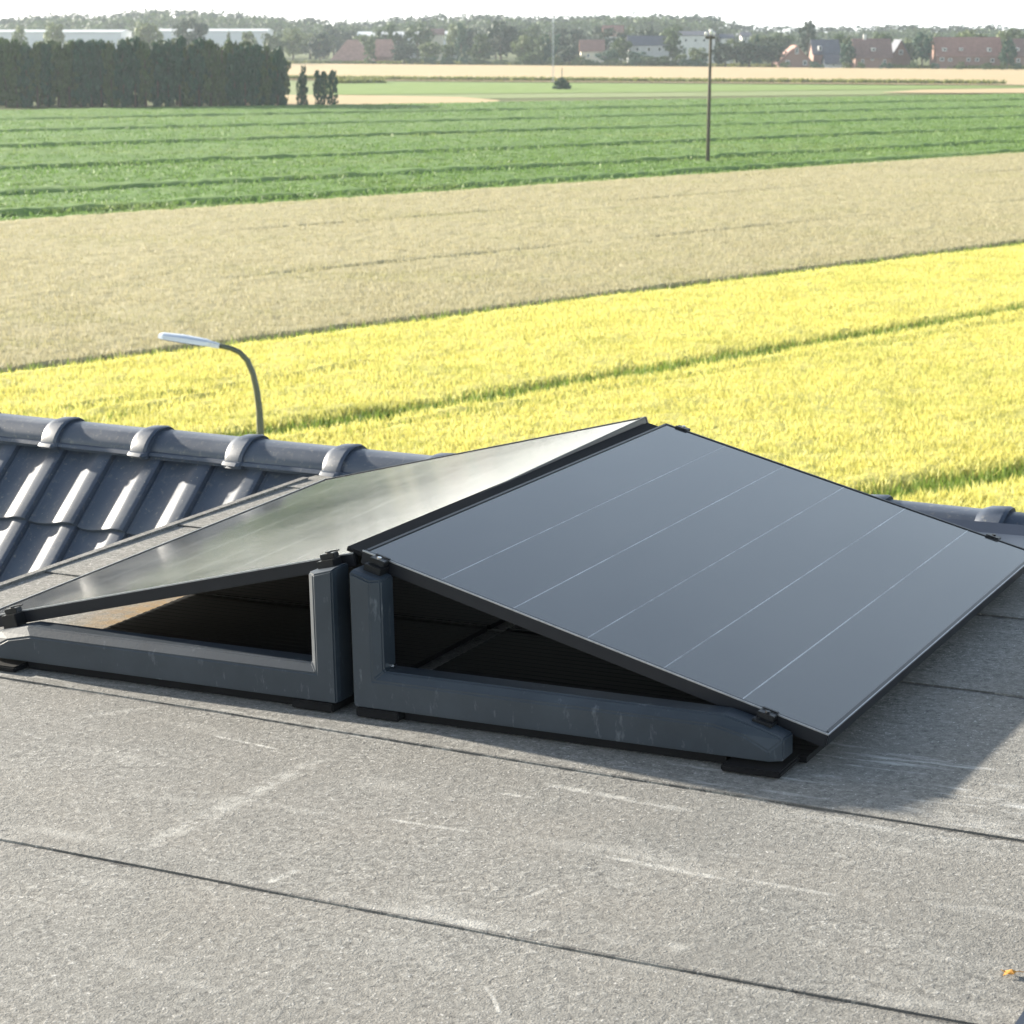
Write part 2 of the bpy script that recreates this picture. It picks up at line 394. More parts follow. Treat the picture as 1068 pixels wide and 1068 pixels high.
tag(np_mesh('green_weeds', V, Ft, M['weeds']), 'green weeds in the wheel tracks of the yellow barley and along its far edge', 'weeds', kind='stuff')

# --- ripe tan crop
ZT = .55
a1t, b1t = line2((0, 383), (1068, 249), ZT); a2, b2 = line2((0, 229), (1068, 158), ZT)
p00, p10 = extend(a1t, b1t, -45, 100); p01, p11 = extend(a2, b2, -65, 130)
u, v, P, Fc = quad_grid(p00, p10, p01, p11, 880, 260); X, Y = P[..., 0], P[..., 1]
zt = ZT - .05 + .05 * vnoise(X * 1.6, Y * 1.1, 11) + .03 * vnoise(X * .25, Y * .18, 12) + .05 * vnoise(X * 4.2, Y * 3, 13)
for vv in (.33, .71): zt -= .22 * np.exp(-((v - vv) / .006) ** 2) * (.5 + vnoise(u * 30, v * 0, 14))
M['oat'] = crop_mat('ripe_tan_crop', (.33, .29, .155), (.45, .40, .23), (.35, .33, .17), 2.2)
tag(np_mesh('tan_field', np.c_[X.ravel(), Y.ravel(), skirt_edges(zt).ravel()], Fc, M['oat'], smooth=True), kind='structure')
N = 320000
uu, vv = rng.uniform(0, 1, N), rng.uniform(0.005, .995, N) ** 1.25
Q2 = (p00 * (1 - uu)[:, None] + p10 * uu[:, None]) * (1 - vv)[:, None] + (p01 * (1 - uu)[:, None] + p11 * uu[:, None]) * vv[:, None]
Q2 = Q2[in_view(Q2) & (np.abs(vv - .33 - .003 * vnoise(uu * 30, uu * 0, 14)) > .0035) & (np.abs(vv - .71 - .003 * vnoise(uu * 30, uu * 0, 15)) > .003)]
V, Ft = tufts(np.c_[Q2, np.full(len(Q2), ZT - .25)], np.full(len(Q2), .33), .085, .13, 2)
M['oatears'] = leafmat('ripe_tan_ears', (.37, .335, .205), (.48, .44, .275), .3, c3=(.36, .35, .17), sc3=.12)
tag(np_mesh('ripe_grain_ears', V, Ft, M['oatears']), 'ripe tan grain ears covering the field beyond the yellow barley', 'grain', kind='stuff')

# --- green beds
ZG = .45
a2g, b2g = line2((0, 231), (1068, 160), ZG); a3, b3 = line2((0, 114), (1068, 97), ZG)
p00, p10 = extend(a2g, b2g, -70, 100); p01, p11 = extend(a3, b3, -120, 160)
NU, NV = 560, 420
u, v, P, Fc = quad_grid(p00, p10, p01, p11, NU, NV); X, Y = P[..., 0], P[..., 1]
yd = lambda py: (9.55 / math.tan(math.radians(12.176) + math.atan((py - CX) / F_PX)))
y0_, y1_ = yd(231), yd(114)
FUR = [(yd(q) - y0_) / (y1_ - y0_) for q in (224, 202, 175, 152, 136, 124)]
zg = ZG - .08 + .10 * vnoise(X * .8, Y * .55, 21) + .14 * vnoise(X * 2.0, Y * 1.2, 22) + .05 * vnoise(X * .15, Y * .1, 23)
for k, f in enumerate(FUR):
    wf = .0095 * (1 + .9 * vnoise(u * 40, v * 0 + k, 24))
    gapm = np.exp(-((v - f + .006 * vnoise(u * 12, v * 0 + k, 25)) / wf) ** 4) * np.clip(.95 + 1.0 * vnoise(u * 16 + k * 3, v * 0, 26), .35, 1)
    zg = zg * (1 - gapm) + .02 * gapm + (.12 * np.exp(-((v - f - .016) / .008) ** 2))
M['beet'] = crop_mat('green_leaf_crop', (.09, .175, .038), (.15, .25, .058), (.19, .26, .07), .9)
tag(np_mesh('green_field', np.c_[X.ravel(), Y.ravel(), skirt_edges(zg).ravel()], Fc, M['beet']), kind='structure')
N = 190000
uu, vv = rng.uniform(0, 1, N), rng.uniform(0.0, 1, N) ** 1.4
ok = np.min(np.abs(vv[:, None] - np.array(FUR)[None]), 1) > .0065
uu, vv = uu[ok], vv[ok]
Q2 = (p00 * (1 - uu)[:, None] + p10 * uu[:, None]) * (1 - vv)[:, None] + (p01 * (1 - uu)[:, None] + p11 * uu[:, None]) * vv[:, None]
Q2 = Q2[in_view(Q2, 8)]
V, Ft = tufts(np.c_[Q2, np.full(len(Q2), ZG - .22)], np.full(len(Q2), .28), .24, .15, 2, .2)
M['beetleaf'] = leafmat('green_crop_leaves', (.105, .19, .04), (.175, .285, .07), .3, c3=(.24, .30, .10), sc3=.05)
tag(np_mesh('leafy_crop', V, Ft, M['beetleaf']), 'green leafy crop in long beds with dark furrows between', 'crop', kind='stuff')

# --- far meadows and stubble
def sheet(name, pts, z, mat, n=40):
    q = MB(); w_ = [gp(px, py, z) for px, py in pts]; q.add(w_, [tuple(range(len(w_)))]); return tag(q.build(name, mat), kind='structure')
M['meadow'] = land_mat('pale_meadow', (.22, .26, .12), (.29, .32, .16), .25, c3=(.21, .28, .09))
M['bright_meadow'] = land_mat('bright_meadow', (.17, .25, .065), (.23, .31, .09), .25)
M['stubble'] = land_mat('pale_stubble', (.47, .36, .20), (.55, .43, .26), .2, c3=(.50, .38, .22))
sheet('meadow', [(-900, 117), (1068 + 900, 88), (1068 + 900, 93), (-900, 80)][:2] + [(1968, 86), (-900, 79)], .06, M['meadow'])
sheet('meadow', [(330, 99), (700, 96), (1000, 92), (1250, 88), (1068, 89.5), (330, 85)], .12, M['bright_meadow'])
sheet('stubble_field', [(250, 110), (345, 109.5), (470, 108), (516, 106.5), (522, 104.5), (480, 101), (350, 99), (250, 99)], .18, M['stubble'])
sheet('stubble_field', [(918, 96.5), (1000, 97), (1300, 96), (1300, 92), (1068, 92), (960, 93.5)], .18, M['stubble'])
sheet('stubble_field', [(-1500, 72), (330, 83.2), (1068, 88.6), (2200, 97), (2200, 79), (1068, 72.3), (330, 66.3), (-1500, 60)], .24, M['stubble'])
M['bank'] = leafmat('dry_bank_grass', (.14, .17, .04), (.26, .27, .08), .3)
Bp = []
for (p, q, nn) in (((300, 83.5), (1040, 88.8), 5000), ((300, 66), (1068, 72.2), 4000), ((352, 87.5), (395, 87), 500)):
    A, Bq = gp(*p)[:2], gp(*q)[:2]; f = rng.uniform(0, 1, nn); Bp.append(A + f[:, None] * (Bq - A) + rng.normal(0, .8, (nn, 2)))
Bp = np.concatenate(Bp); V, Ft = tufts(np.c_[Bp, np.zeros(len(Bp))], rng.uniform(.5, 1.1, len(Bp)), .6, .3, 3)
tag(np_mesh('bank_grass', V, Ft, M['bank']), 'long grass on the banks edging the pale stubble field', 'grass', kind='stuff')

# ------------------------------------------------------------------ TREES
def crown_mesh(kind, n, seed):
    """leaf clumps through a crown of unit height and unit width"""
    r = np.random.default_rng(seed)
    if kind == 'round':
        ncl = 34; th = r.uniform(0, 2 * np.pi, ncl); zz = r.uniform(.22, .93, ncl)
        prof = np.sqrt(np.clip(1 - ((zz - .55) / .47) ** 2, 0.05, 1)) * .36
        rr = prof * np.sqrt(r.uniform(.15, 1, ncl)); cs = r.uniform(.10, .19, ncl)
    elif kind == 'column':
        ncl = 70; th = r.uniform(0, 2 * np.pi, ncl); zz = r.uniform(.05, .96, ncl)
        prof = .40 * np.clip((1.03 - zz) * 5, .25, 1) ** .6; rr = prof * np.sqrt(r.uniform(.05, 1, ncl)); cs = r.uniform(.09, .15, ncl)
    elif kind == 'cone':
        ncl = 36; th = r.uniform(0, 2 * np.pi, ncl); zz = 1 - np.sqrt(r.uniform(.004, .9, ncl)); prof = (1 - zz) * .42
        rr = prof * np.sqrt(r.uniform(.2, 1, ncl)); cs = .05 + .12 * (1 - zz)
    else:                                          # bush
        ncl = 26; th = r.uniform(0, 2 * np.pi, ncl); zz = r.uniform(.06, .82, ncl); prof = np.sqrt(np.clip(1 - zz ** 2, 0, 1)) * .42
        rr = prof * np.sqrt(r.uniform(.1, 1, ncl)); cs = r.uniform(.12, .2, ncl)
    C = np.c_[np.cos(th) * rr, np.sin(th) * rr, zz]
    idx = r.integers(0, ncl, n); dirs = r.normal(0, 1, (n, 3)); dirs /= np.linalg.norm(dirs, axis=1)[:, None]
    rad = cs[idx] * (r.uniform(.25, 1, n) ** .45)
    hz = {'round': .8, 'column': .55, 'cone': .6, 'bush': .9}[kind]
    P = C[idx] + dirs * rad[:, None] * np.array([1, 1, hz])
    P[:, 2] = np.clip(P[:, 2], .01, 1.0)
    a = r.normal(0, 1, (n, 3)); a /= np.linalg.norm(a, axis=1)[:, None]; b = np.cross(a, dirs); b /= (np.linalg.norm(b, axis=1)[:, None] + 1e-6)
    sz = r.uniform(.022, .048, n)[:, None]
    V = np.stack([P - a * sz - b * sz * .6, P + a * sz - b * sz * .6, P + a * sz * .8 + b * sz * .6, P - a * sz * .8 + b * sz * .6], 1).reshape(-1, 3)
    return V, np.arange(4 * n).reshape(-1, 4)
def trunk_mb(kind, seed):
    r = random.Random(seed); m = MB(); top = {'round': .7, 'column': .93, 'cone': .95, 'bush': .5}[kind]; r0 = {'round': .035, 'column': .05, 'cone': .035, 'bush': .03}[kind]
    pts = [(r.uniform(-.01, .01) * i, r.uniform(-.01, .01) * i, top * i / 5) for i in range(6)]
    m.tube(pts, [r0 * (1 - .15 * i) for i in range(6)], 6)
    for k in range(7):
        z = top * r.uniform(.3, .85); a = r.uniform(0, 6.28); L = r.uniform(.12, .28) * (1 if kind == 'round' else .6)
        m.tube([(0, 0, z), (math.cos(a) * L * .5, math.sin(a) * L * .5, z + L * .35), (math.cos(a) * L, math.sin(a) * L, z + L * .6)], [r0 * .4, r0 * .28, r0 * .1], 5)
    return m
M['bark'] = simple('bark', (.085, .065, .045), .9)
M['dark_leaf'] = leafmat('dark_conifer_foliage', (.016, .050, .032), (.042, .105, .055), .15)
M['mid_leaf'] = leafmat('mid_green_foliage', (.035, .062, .022), (.085, .13, .04), .2)
M['pale_leaf'] = leafmat('pale_green_foliage', (.065, .095, .035), (.15, .19, .07), .25)
M['blue_leaf'] = leafmat('dull_dark_foliage', (.018, .036, .024), (.045, .075, .042), .15)
PROTO = {}
def proto_mesh(kind, leaf, var, n):
    key = (kind, leaf, var, n)
    if key not in PROTO:
        V, Fc = crown_mesh(kind, n, 100 + var * 7 + len(kind)); me = np_mesh('crown', V, Fc, M[leaf]); cm = me.data; D.objects.remove(me)
        t = trunk_mb(kind, var).build('trunk', M['bark'], smooth=True); tmz = t.data; D.objects.remove(t)
        PROTO[key] = (cm, tmz)
    return PROTO[key]
NAMES = {'round': 'broadleaf_tree', 'column': 'columnar_tree', 'cone': 'conical_tree', 'bush': 'bush'}
def plant(px, top, wpx, Y, kind, leaf, label, group=None, n=1500, var=None, base=None, cat=None, name=None):
    """a tree whose stem stands at distance Y below pixel column px; its height follows from the pixel row of its top"""
    P = at(px, top, Y); h = P[2] - (base or 0.0); wm = wpx * Y / F_PX
    cm, tmz = proto_mesh(kind, leaf, random.randrange(4) if var is None else var, n)
    root = empty(name or NAMES[kind], (P[0], Y, base or 0.0), random.uniform(0, 6.28)); root.scale = (wm, wm, h)
    for nm, me in (('crown', cm), ('trunk', tmz)):
        o = D.objects.new(nm, me); COL.objects.link(o); o.parent = root
    return tag(root, label, cat or ('bush' if kind == 'bush' else 'tree'), group)

# the dense dark row of columnar trees at the left, two deep
HG = 'dark columnar trees in the dense row at the left edge of the green field'
hy = lambda px: yd(112.5) + (9.55 and 4)
px = -38.0; k = 0
while px < 301:
    base_top = 43.5 + 2.2 * math.sin(px * .05) + random.uniform(-3.2, 3.2) - (2 if 120 < px < 190 else 0) + max(0, (px - 225) * .10)
    plant(px, base_top, random.uniform(19, 25), 291 + random.uniform(-.6, .6), 'column', random.choice(['dark_leaf', 'dark_leaf', 'mid_leaf']),
          'dark green columnar tree in the dense tall row left of the five small cypresses', HG, 4200)
    px += random.uniform(9.5, 13.0); k += 1
px = -32.0
while px < 297:
    plant(px, 43.0 + random.uniform(-3, 3) + max(0, (px - 225) * .10), random.uniform(26, 32), 298 + random.uniform(-1, 1), 'column', 'mid_leaf',
          'dark green columnar tree in the dense tall row left of the five small cypresses', HG, 3600)
    px += random.uniform(16, 20)
for px, tp, wd, lab in ((313, 80, 9, 'small dark cypress touching the right end of the tall dark row'), (316.5, 69, 8.5, 'slim cypress with a brownish top, tallest of the small cypresses'),
                        (331, 74, 10, 'small dark cypress, left one of the clump of three'), (338, 75, 9, 'small dark cypress, middle one of the clump of three'),
                        (346.5, 73, 11, 'small dark cypress, right one of the clump of three')):
    plant(px, tp, wd * 1.15, 289, 'column', 'dark_leaf', lab, 'small cypresses beside the tall dark row', 1800, name='small_cypress')

# trees of the village, each with its own column, top row, width and distance
def vy(px): return 640 - max(0, px - 330) * .115
T = [  # px, top, width px, extra distance, kind, leaf, label
 (55, 23, 30, 0, 'round', 'pale_leaf', 'pale hazy tree standing before the white hall, left of all others'),
 (20, 27, 20, 20, 'round', 'pale_leaf', 'pale hazy tree at the left end of the white hall'),
 (154, 22, 34, 0, 'round', 'pale_leaf', 'loose pale tree before the middle of the white hall'),
 (198, 19.5, 42, -10, 'round', 'blue_leaf', 'large rounded dark tree before the right part of the white hall'),
 (238, 27, 15, -10, 'cone', 'mid_leaf', 'pointed conifer right of the large rounded dark tree'),
 (258, 33, 26, 0, 'round', 'pale_leaf', 'low pale tree right of the pointed conifer, above the dark row'),
 (283, 35, 30, 10, 'round', 'mid_leaf', 'mid green tree above the right end of the dark row'),
 (305, 30, 26, 20, 'round', 'pale_leaf', 'pale tree just right of the dark row end, far behind the small cypresses'),
 (333, 34, 27, 10, 'round', 'blue_leaf', 'dark rounded tree at the left end of the red roofed farmhouse'),
 (386, 40, 14, -12, 'column', 'mid_leaf', 'narrow tree growing in front of the farmhouse roof'),
 (421, 47, 34, -5, 'round', 'blue_leaf', 'low dark tree at the right end of the farmhouse'),
 (449, 44, 30, 5, 'round', 'pale_leaf', 'pale rounded tree below the greenhouse roofs'),
 (467, 46, 18, -5, 'round', 'mid_leaf', 'small mid green tree left of the dark narrow poplar'),
 (481, 24, 14, 0, 'column', 'dark_leaf', 'dark narrow poplar standing right of the greenhouses'),
 (500, 36, 30, 10, 'round', 'mid_leaf', 'mid green tree right of the dark narrow poplar'),
 (522, 23, 44, 20, 'round', 'blue_leaf', 'tall broad dark tree left of the thin mast'),
 (545, 36, 28, 0, 'round', 'pale_leaf', 'pale tree between the broad dark tree and the mast'),
 (574, 31, 20, 0, 'column', 'dark_leaf', 'dark green columnar tree directly behind the thin mast'),
 (555, 52, 26, -10, 'bush', 'mid_leaf', 'low bush left of the foot of the tree behind the mast'),
 (594, 48, 34, -5, 'round', 'blue_leaf', 'low dark rounded tree right of the thin mast'),
 (634, 52, 30, -8, 'round', 'dark_leaf', 'dark low tree in front of the small red roof in mid village'),
 (648, 40, 26, 6, 'round', 'mid_leaf', 'mid green tree right of the small red roof in mid village'),
 (664, 54, 28, -8, 'round', 'dark_leaf', 'dark low tree before the slate roofed house in mid village'),
 (688, 56, 26, -10, 'bush', 'mid_leaf', 'bush before the right part of the slate roofed house'),
 (702, 30, 30, 15, 'round', 'mid_leaf', 'tall mid green tree behind the white terrace'),
 (709, 54, 22, -10, 'bush', 'pale_leaf', 'pale bush right of the slate roofed house'),
 (727, 50, 26, -10, 'round', 'pale_leaf', 'pale yellowish tree beside the wooden pole'),
 (757, 44, 36, -10, 'round', 'blue_leaf', 'dark rounded tree right of the wooden pole'),
 (782, 43, 40, -10, 'round', 'blue_leaf', 'dark rounded tree in the mass between the pole and the red gabled house'),
 (806, 45, 32, -8, 'round', 'blue_leaf', 'dark rounded tree directly left of the red gabled house'),
 (763, 41, 20, 0, 'round', 'pale_leaf', 'small light green tree behind the dark trees right of the pole'),
 (789.5, 29, 15, 5, 'cone', 'dark_leaf', 'dark pointed conifer left of the red gabled house'),
 (843, 22, 21, 25, 'column', 'blue_leaf', 'tall dark tree behind the red gabled house'),
 (884, 43, 19, -12, 'round', 'dark_leaf', 'small dark ball shaped tree between the red houses'),
 (880, 36, 30, 20, 'round', 'mid_leaf', 'mid green tree behind the dark roofed house'),
 (963, 34, 27, -4, 'round', 'dark_leaf', 'broad dark green tree between the two long red roofed houses'),
 (950, 42, 16, 6, 'round', 'pale_leaf', 'pale narrow tree left of the broad dark green tree'),
 (1052, 40, 20, -12, 'round', 'dark_leaf', 'dark tree between the long red house and the house at the right edge'),
 (1012, 32, 44, 40, 'round', 'pale_leaf', 'pale green tree behind the long red roofed house'),
 (1046, 33, 40, 40, 'round', 'pale_leaf', 'pale green tree behind the right end of the long red house'),
 (922, 33, 30, 40, 'round', 'mid_leaf', 'mid green tree behind the red brown house'),
]
for (px, tp, wd, dy, kind, leaf, lab) in T: plant(px, tp, wd, vy(px) + dy, kind, leaf, lab, 'trees of the village', 1500)
fill = [x + random.uniform(-8, 8) for x in list(range(300, 800, 17)) + list(range(820, 1068, 30))]
for px in fill:
    plant(px, random.uniform(25, 37) + (4 if px > 740 else 0), random.uniform(26, 40), vy(px) + random.uniform(45, 120), 'round', random.choice(['mid_leaf', 'blue_leaf', 'pale_leaf']),
          'hazy tree among the crowns massed between the village houses and the wood', 'hazy trees behind the village', 1300)
for px in [x + random.uniform(-5, 5) for x in range(430, 745, 19)]:
    plant(px, random.uniform(57, 61), random.uniform(18, 28), vy(px) - 14, 'bush', random.choice(['mid_leaf', 'dark_leaf', 'mid_leaf']),
          'low bush in the hedge line along the far edge of the pale stubble field', 'bushes along the stubble edge', 900)
for px in (818, 853, 880, 897, 927, 952, 974, 1001, 1028, 1044, 1060):
    plant(px + random.uniform(-3, 3), random.uniform(62, 66), random.uniform(9, 17), vy(px) - 22, 'bush', random.choice(['mid_leaf', 'dark_leaf', 'pale_leaf']),
          'low garden bush in front of the red roofed houses', 'garden bushes of the red roofed houses', 700)
plant(585.5, 79, 26, 372, 'cone', 'dark_leaf', 'lone dark conical bush on the pale meadow below the mast', None, 1800, cat='bush', name='conical_bush')

# the far wood that closes the view, one mass
PROF = [(-200, 20), (0, 19), (20, 17), (45, 15), (65, 12.5), (95, 14), (120, 13.5), (140, 10), (158, 6.5), (185, 8.5), (220, 11), (250, 12), (290, 16), (345, 19), (385, 21), (410, 17), (430, 15.5), (455, 14.5), (510, 14.5), (560, 16),
        (610, 14.5), (660, 12.5), (700, 13.5), (740, 16), (765, 23), (790, 27), (840, 28), (880, 27), (935, 25.5), (950, 23.5), (980, 27), (1030, 25.5), (1068, 27), (1300, 24)]
pxs = np.array([p[0] for p in PROF]); pys = np.array([p[1] for p in PROF])
def wood(name, Y, off, step, leaf, label, size):
    Vs, Fs, nb = [], [], 0; px = -800.0
    while px < 1900:
        py = np.interp(px, pxs, pys) + off + random.uniform(-1.2, 2.6); P = at(px, py, Y + random.uniform(-30, 30)); h = P[2]; wm = random.uniform(.8, 1.3) * size
        V, Fc = crown_mesh('round', 340, random.randrange(40)); a = random.uniform(0, 6.28)
        V = V * np.array([wm, wm, h]); V = np.c_[V[:, 0] * math.cos(a) - V[:, 1] * math.sin(a) + P[0], V[:, 0] * math.sin(a) + V[:, 1] * math.cos(a) + P[1], V[:, 2]]
        Vs.append(V); Fs.append(Fc + nb); nb += len(V); px += step * random.uniform(.6, 1.3) * (1 if -60 < px < 1130 else 1.8)
    tag(np_mesh(name, np.concatenate(Vs), np.concatenate(Fs), M[leaf]), label, 'wood', kind='stuff')
wood('distant_wood', 1050, 0, 8, 'blue_leaf', 'hazy grey green wood along the skyline', 19)
wood('distant_wood', 960, 5, 9, 'mid_leaf', 'hazy wood edge below the skyline behind the village', 17)

# ------------------------------------------------------------------ BUILDINGS OF THE VILLAGE
WALLC = {'brick': (.27, .165, .13), 'white': (.56, .56, .54), 'cream': (.62, .56, .46), 'grey': (.42, .42, .42)}
ROOFC = {'red': (.29, .155, .12), 'brown': (.20, .12, .10), 'slate': (.10, .105, .13), 'pink': (.38, .22, .17), 'white': (.80, .80, .78)}
for k_, c in WALLC.items(): M['wall_' + k_] = simple('render_wall_' + k_, c, .9, 0, .12, 1.5)
for k_, c in ROOFC.items():
    a = NT('roof_tiles_' + k_); n = a.noise(1.2, 5, .65); col = a.ramp(n, [(.3, tuple(x * .8 for x in c)), (.7, tuple(min(1, x * 1.2) for x in c))])
    M['roof_' + k_] = a.set(Base_Color=col, Roughness=.75)
M['pane'] = simple('window_glass', (.03, .035, .04), .1, 0, .1)
M['winframe'] = simple('white_window_frame', (.62, .62, .60), .4, 0, .03)
def house(px0, px1, ridge, eave, Y, wall, roof, label, depth=9.0, gable=False, hip=0.0, wins=(), chims=(), dormers=(), name='village_house', cat='house', rise=None):
    A, B = at(px0, ridge, Y), at(px1, ridge, Y); zr = A[2]; ze = at(px0, eave, Y)[2]; W = B[0] - A[0]; x0, x1 = -W / 2, W / 2
    root = empty(name, ((A[0] + B[0]) / 2, Y + depth / 2, 0)); y0, y1 = -depth / 2, depth / 2; o = .35
    zm = lambda py: at(px0, py, Y)[2]; xm = lambda p: at(p, ridge, Y)[0] - (A[0] + B[0]) / 2
    wl = MB()
    if gable:
        ring = [(x0, y0, 0), (x1, y0, 0), (x1, y0, ze), (0, y0, zr - .15), (x0, y0, ze)]; wl.loft([ring, [(x, y1, z) for x, y, z in ring]])
        rf = MB(); dz = (zr - ze) / (W / 2) * o
        for s in (-1, 1):
            a_ = [(0, y0 - o, zr), (s * (W / 2 + o), y0 - o, ze - dz), (s * (W / 2 + o), y1 + o, ze - dz), (0, y1 + o, zr)]; rf.loft([a_, [(x, y, z + .18) for x, y, z in a_]])
    else:
        ring = [(x0, y0, 0), (x0, y1, 0), (x0, y1, ze), (x0, 0, zr - .15 if not hip else ze), (x0, y0, ze)]; wl.loft([ring, [(-x, y, z) for x, y, z in ring]])
        rf = MB(); dz = (zr - ze) / (depth / 2) * o; h = hip
        if h:
            v_ = [(x0 - o, y0 - o, ze - dz), (x1 + o, y0 - o, ze - dz), (x1 + o, y1 + o, ze - dz), (x0 - o, y1 + o, ze - dz), (x0 + h, 0, zr), (x1 - h, 0, zr)]
            rf.add(v_, [(0, 1, 5, 4), (1, 2, 5), (2, 3, 4, 5), (3, 0, 4), (0, 3, 2, 1)])
        else:
            for s in (-1, 1):
                a_ = [(x0 - o, 0, zr), (x0 - o, s * (depth / 2 + o), ze - dz), (x1 + o, s * (depth / 2 + o), ze - dz), (x1 + o, 0, zr)]; rf.loft([a_, [(x, y, z + .18) for x, y, z in a_]])
    wl.build('wall', M['wall_' + wall], root); rfo = rf.build('roof', M['roof_' + roof], root)
    for (p0, p1, t_, b_) in wins:
        q = MB(); xa, xb, za, zb_ = xm(p0), xm(p1), zm(b_), zm(t_); yf = y0 - .05; fr = min(.16, (xb - xa) * .2)
        if not gable and za > ze: yf = y0 + (za - ze) / max(.1, zr - ze) * depth / 2 - 1.0   # on the slope: a dormer window
        q.box(xa, xb, yf - .08, yf + (1.6 if za > ze and not gable else .04), za, zb_)
        wn = q.build('window', M['winframe'], root)
        MB().box(xa + fr, xb - fr, yf - .10, yf - .085, za + fr, zb_ - fr).build('pane', M['pane'], wn)
    for (p, wpx, t_, mat) in chims:
        xc, hw = xm(p), wpx * Y / F_PX / 2; MB().box(xc - hw, xc + hw, -hw, hw, zr - 1.6, zm(t_)).build('chimney', M[mat], rfo)
    return tag(root, label, cat)
house(345, 388, 41.5, 62, 640, 'brick', 'pink', 'farmhouse with a long faded red hipped roof, left of the greenhouses', 11, hip=4.2, wins=((372, 375, 63.5, 65.5),))
house(386, 413, 41, 58, 652, 'brick', 'pink', 'smaller faded red roof joined behind the right end of the farmhouse', 9, hip=1.5)
M['hall'] = simple('white_hall_cladding', (.60, .61, .62), .5, 0, .04, .4)
def long_hall(px0, px1, top, Y, depth, label, name, cat, roofpx=2.0):
    A, B = at(px0, top, Y), at(px1, top, Y); W = B[0] - A[0]; zr = A[2]; root = empty(name, ((A[0] + B[0]) / 2, Y + depth / 2, 0)); ze = zr - roofpx * Y / F_PX
    ring = [(-W / 2, -depth / 2, 0), (-W / 2, depth / 2, 0), (-W / 2, depth / 2, ze), (-W / 2, 0, zr - .2), (-W / 2, -depth / 2, ze)]
    MB().loft([ring, [(-x, y, z) for x, y, z in ring]]).build('wall', M['hall'], root)
    rf = MB()
    for s in (-1, 1):
        a_ = [(-W / 2 - .3, 0, zr), (-W / 2 - .3, s * (depth / 2 + .4), ze - .05), (W / 2 + .3, s * (depth / 2 + .4), ze - .05), (W / 2 + .3, 0, zr)]; rf.loft([a_, [(x, y, z + .15) for x, y, z in a_]])
    rf.build('roof', M['hall'], root)
    for k in range(6):
        x = -W / 2 + W * (k + .5) / 6; MB().box(x - 1.2, x + 1.2, -depth / 2 - .08, -depth / 2 - .01, .1, min(3.5, ze - .6)).build('door', M['wall_grey'], root)
    return tag(root, label, cat)
long_hall(-40, 126, 31.5, 720, 20, 'long white hall behind the left part of the dark row of trees', 'white_hall', 'hall')
long_hall(160, 278, 30.5, 735, 20, 'long white hall behind the large rounded dark tree', 'white_hall', 'hall')
long_hall(372, 441, 33.5, 745, 24, 'long white greenhouse behind the farmhouse roof', 'greenhouse', 'greenhouse', 4)
long_hall(446, 477, 33, 760, 24, 'short white greenhouse left of the dark narrow poplar', 'greenhouse', 'greenhouse', 4)
house(447, 462, 30.5, 36, 700, 'cream', 'brown', 'cream house with a brown roof between the two greenhouses', 8)
house(606, 630, 42, 53, 640, 'cream', 'red', 'small house with a red roof left in mid village', 8, wins=((612, 615, 56, 60), (621, 624, 56, 60)))
house(630, 650, 27, 37, 690, 'white', 'red', 'white house with a red roof high behind the middle of the village', 8, wins=((634, 637, 39, 43), (642, 645, 39, 43)))
house(656, 698, 38, 47, 610, 'grey', 'slate', 'grey house with a broad slate roof in mid village', 9, wins=((663, 667, 49, 54), (675, 679, 49, 54), (686, 690, 49, 54)))
house(700, 746, 33, 37, 640, 'white', 'slate', 'white terrace with a low slate roof left of the wooden pole', 9, wins=((705, 708, 40, 44), (714, 717, 40, 44), (724, 727, 40, 44), (733, 736, 40, 44)))
house(752, 765, 36, 40, 640, 'white', 'slate', 'white house with a slate roof right of the wooden pole', 8, wins=((756, 759, 41, 44),))
house(774, 783, 34, 38, 650, 'white', 'slate', 'small white house left of the dark pointed conifer', 7, wins=((777, 779, 39, 42),))
house(813, 849, 48, 66, 575, 'brick', 'red', 'red gabled brick house with a white attic window', 12, gable=True, wins=((829.5, 833, 49.5, 56), (820, 824, 63, 68), (838, 842, 63, 68)))
house(849, 876, 42, 56, 585, 'brick', 'slate', 'house with a dark slate roof right of the red gabled house', 9, wins=((854, 857, 48, 53), (862, 865, 60, 66)))
house(862, 884, 58, 66, 570, 'white', 'slate', 'low white outbuilding before the dark roofed house', 7, wins=((868, 871, 66.5, 69),))
house(893, 931, 41, 60, 565, 'brick', 'brown', 'red brown house left of the broad dark green tree', 10, wins=((910, 914, 50, 53.5), (909, 912, 60, 63), (899, 902, 62, 66), (922, 925, 62, 66)), chims=((905, 3, 36, 'wall_white'),))
house(930, 950, 42, 60, 572, 'brick', 'slate', 'narrow brick house with a blue grey slate roof', 10, gable=True, wins=((938, 942, 52, 57),))
house(978, 1046, 39.5, 58, 560, 'brick', 'red', 'long red roofed house with a row of white windows', 10, wins=((984, 988, 50, 53.5), (1002, 1005, 50, 53), (1031, 1034.5, 50, 54), (981, 985.5, 60, 63.5), (990, 994, 61, 64), (1009, 1013, 60.5, 64), (1018, 1022, 60.5, 64), (1034, 1038, 61, 65)), chims=((982, 3.2, 42, 'wall_white'),))
house(1056, 1100, 41, 58, 556, 'brick', 'brown', 'brown roofed house cut by the right edge of the photo', 10, wins=((1060, 1064, 50, 53), (1061, 1065, 61, 65)))

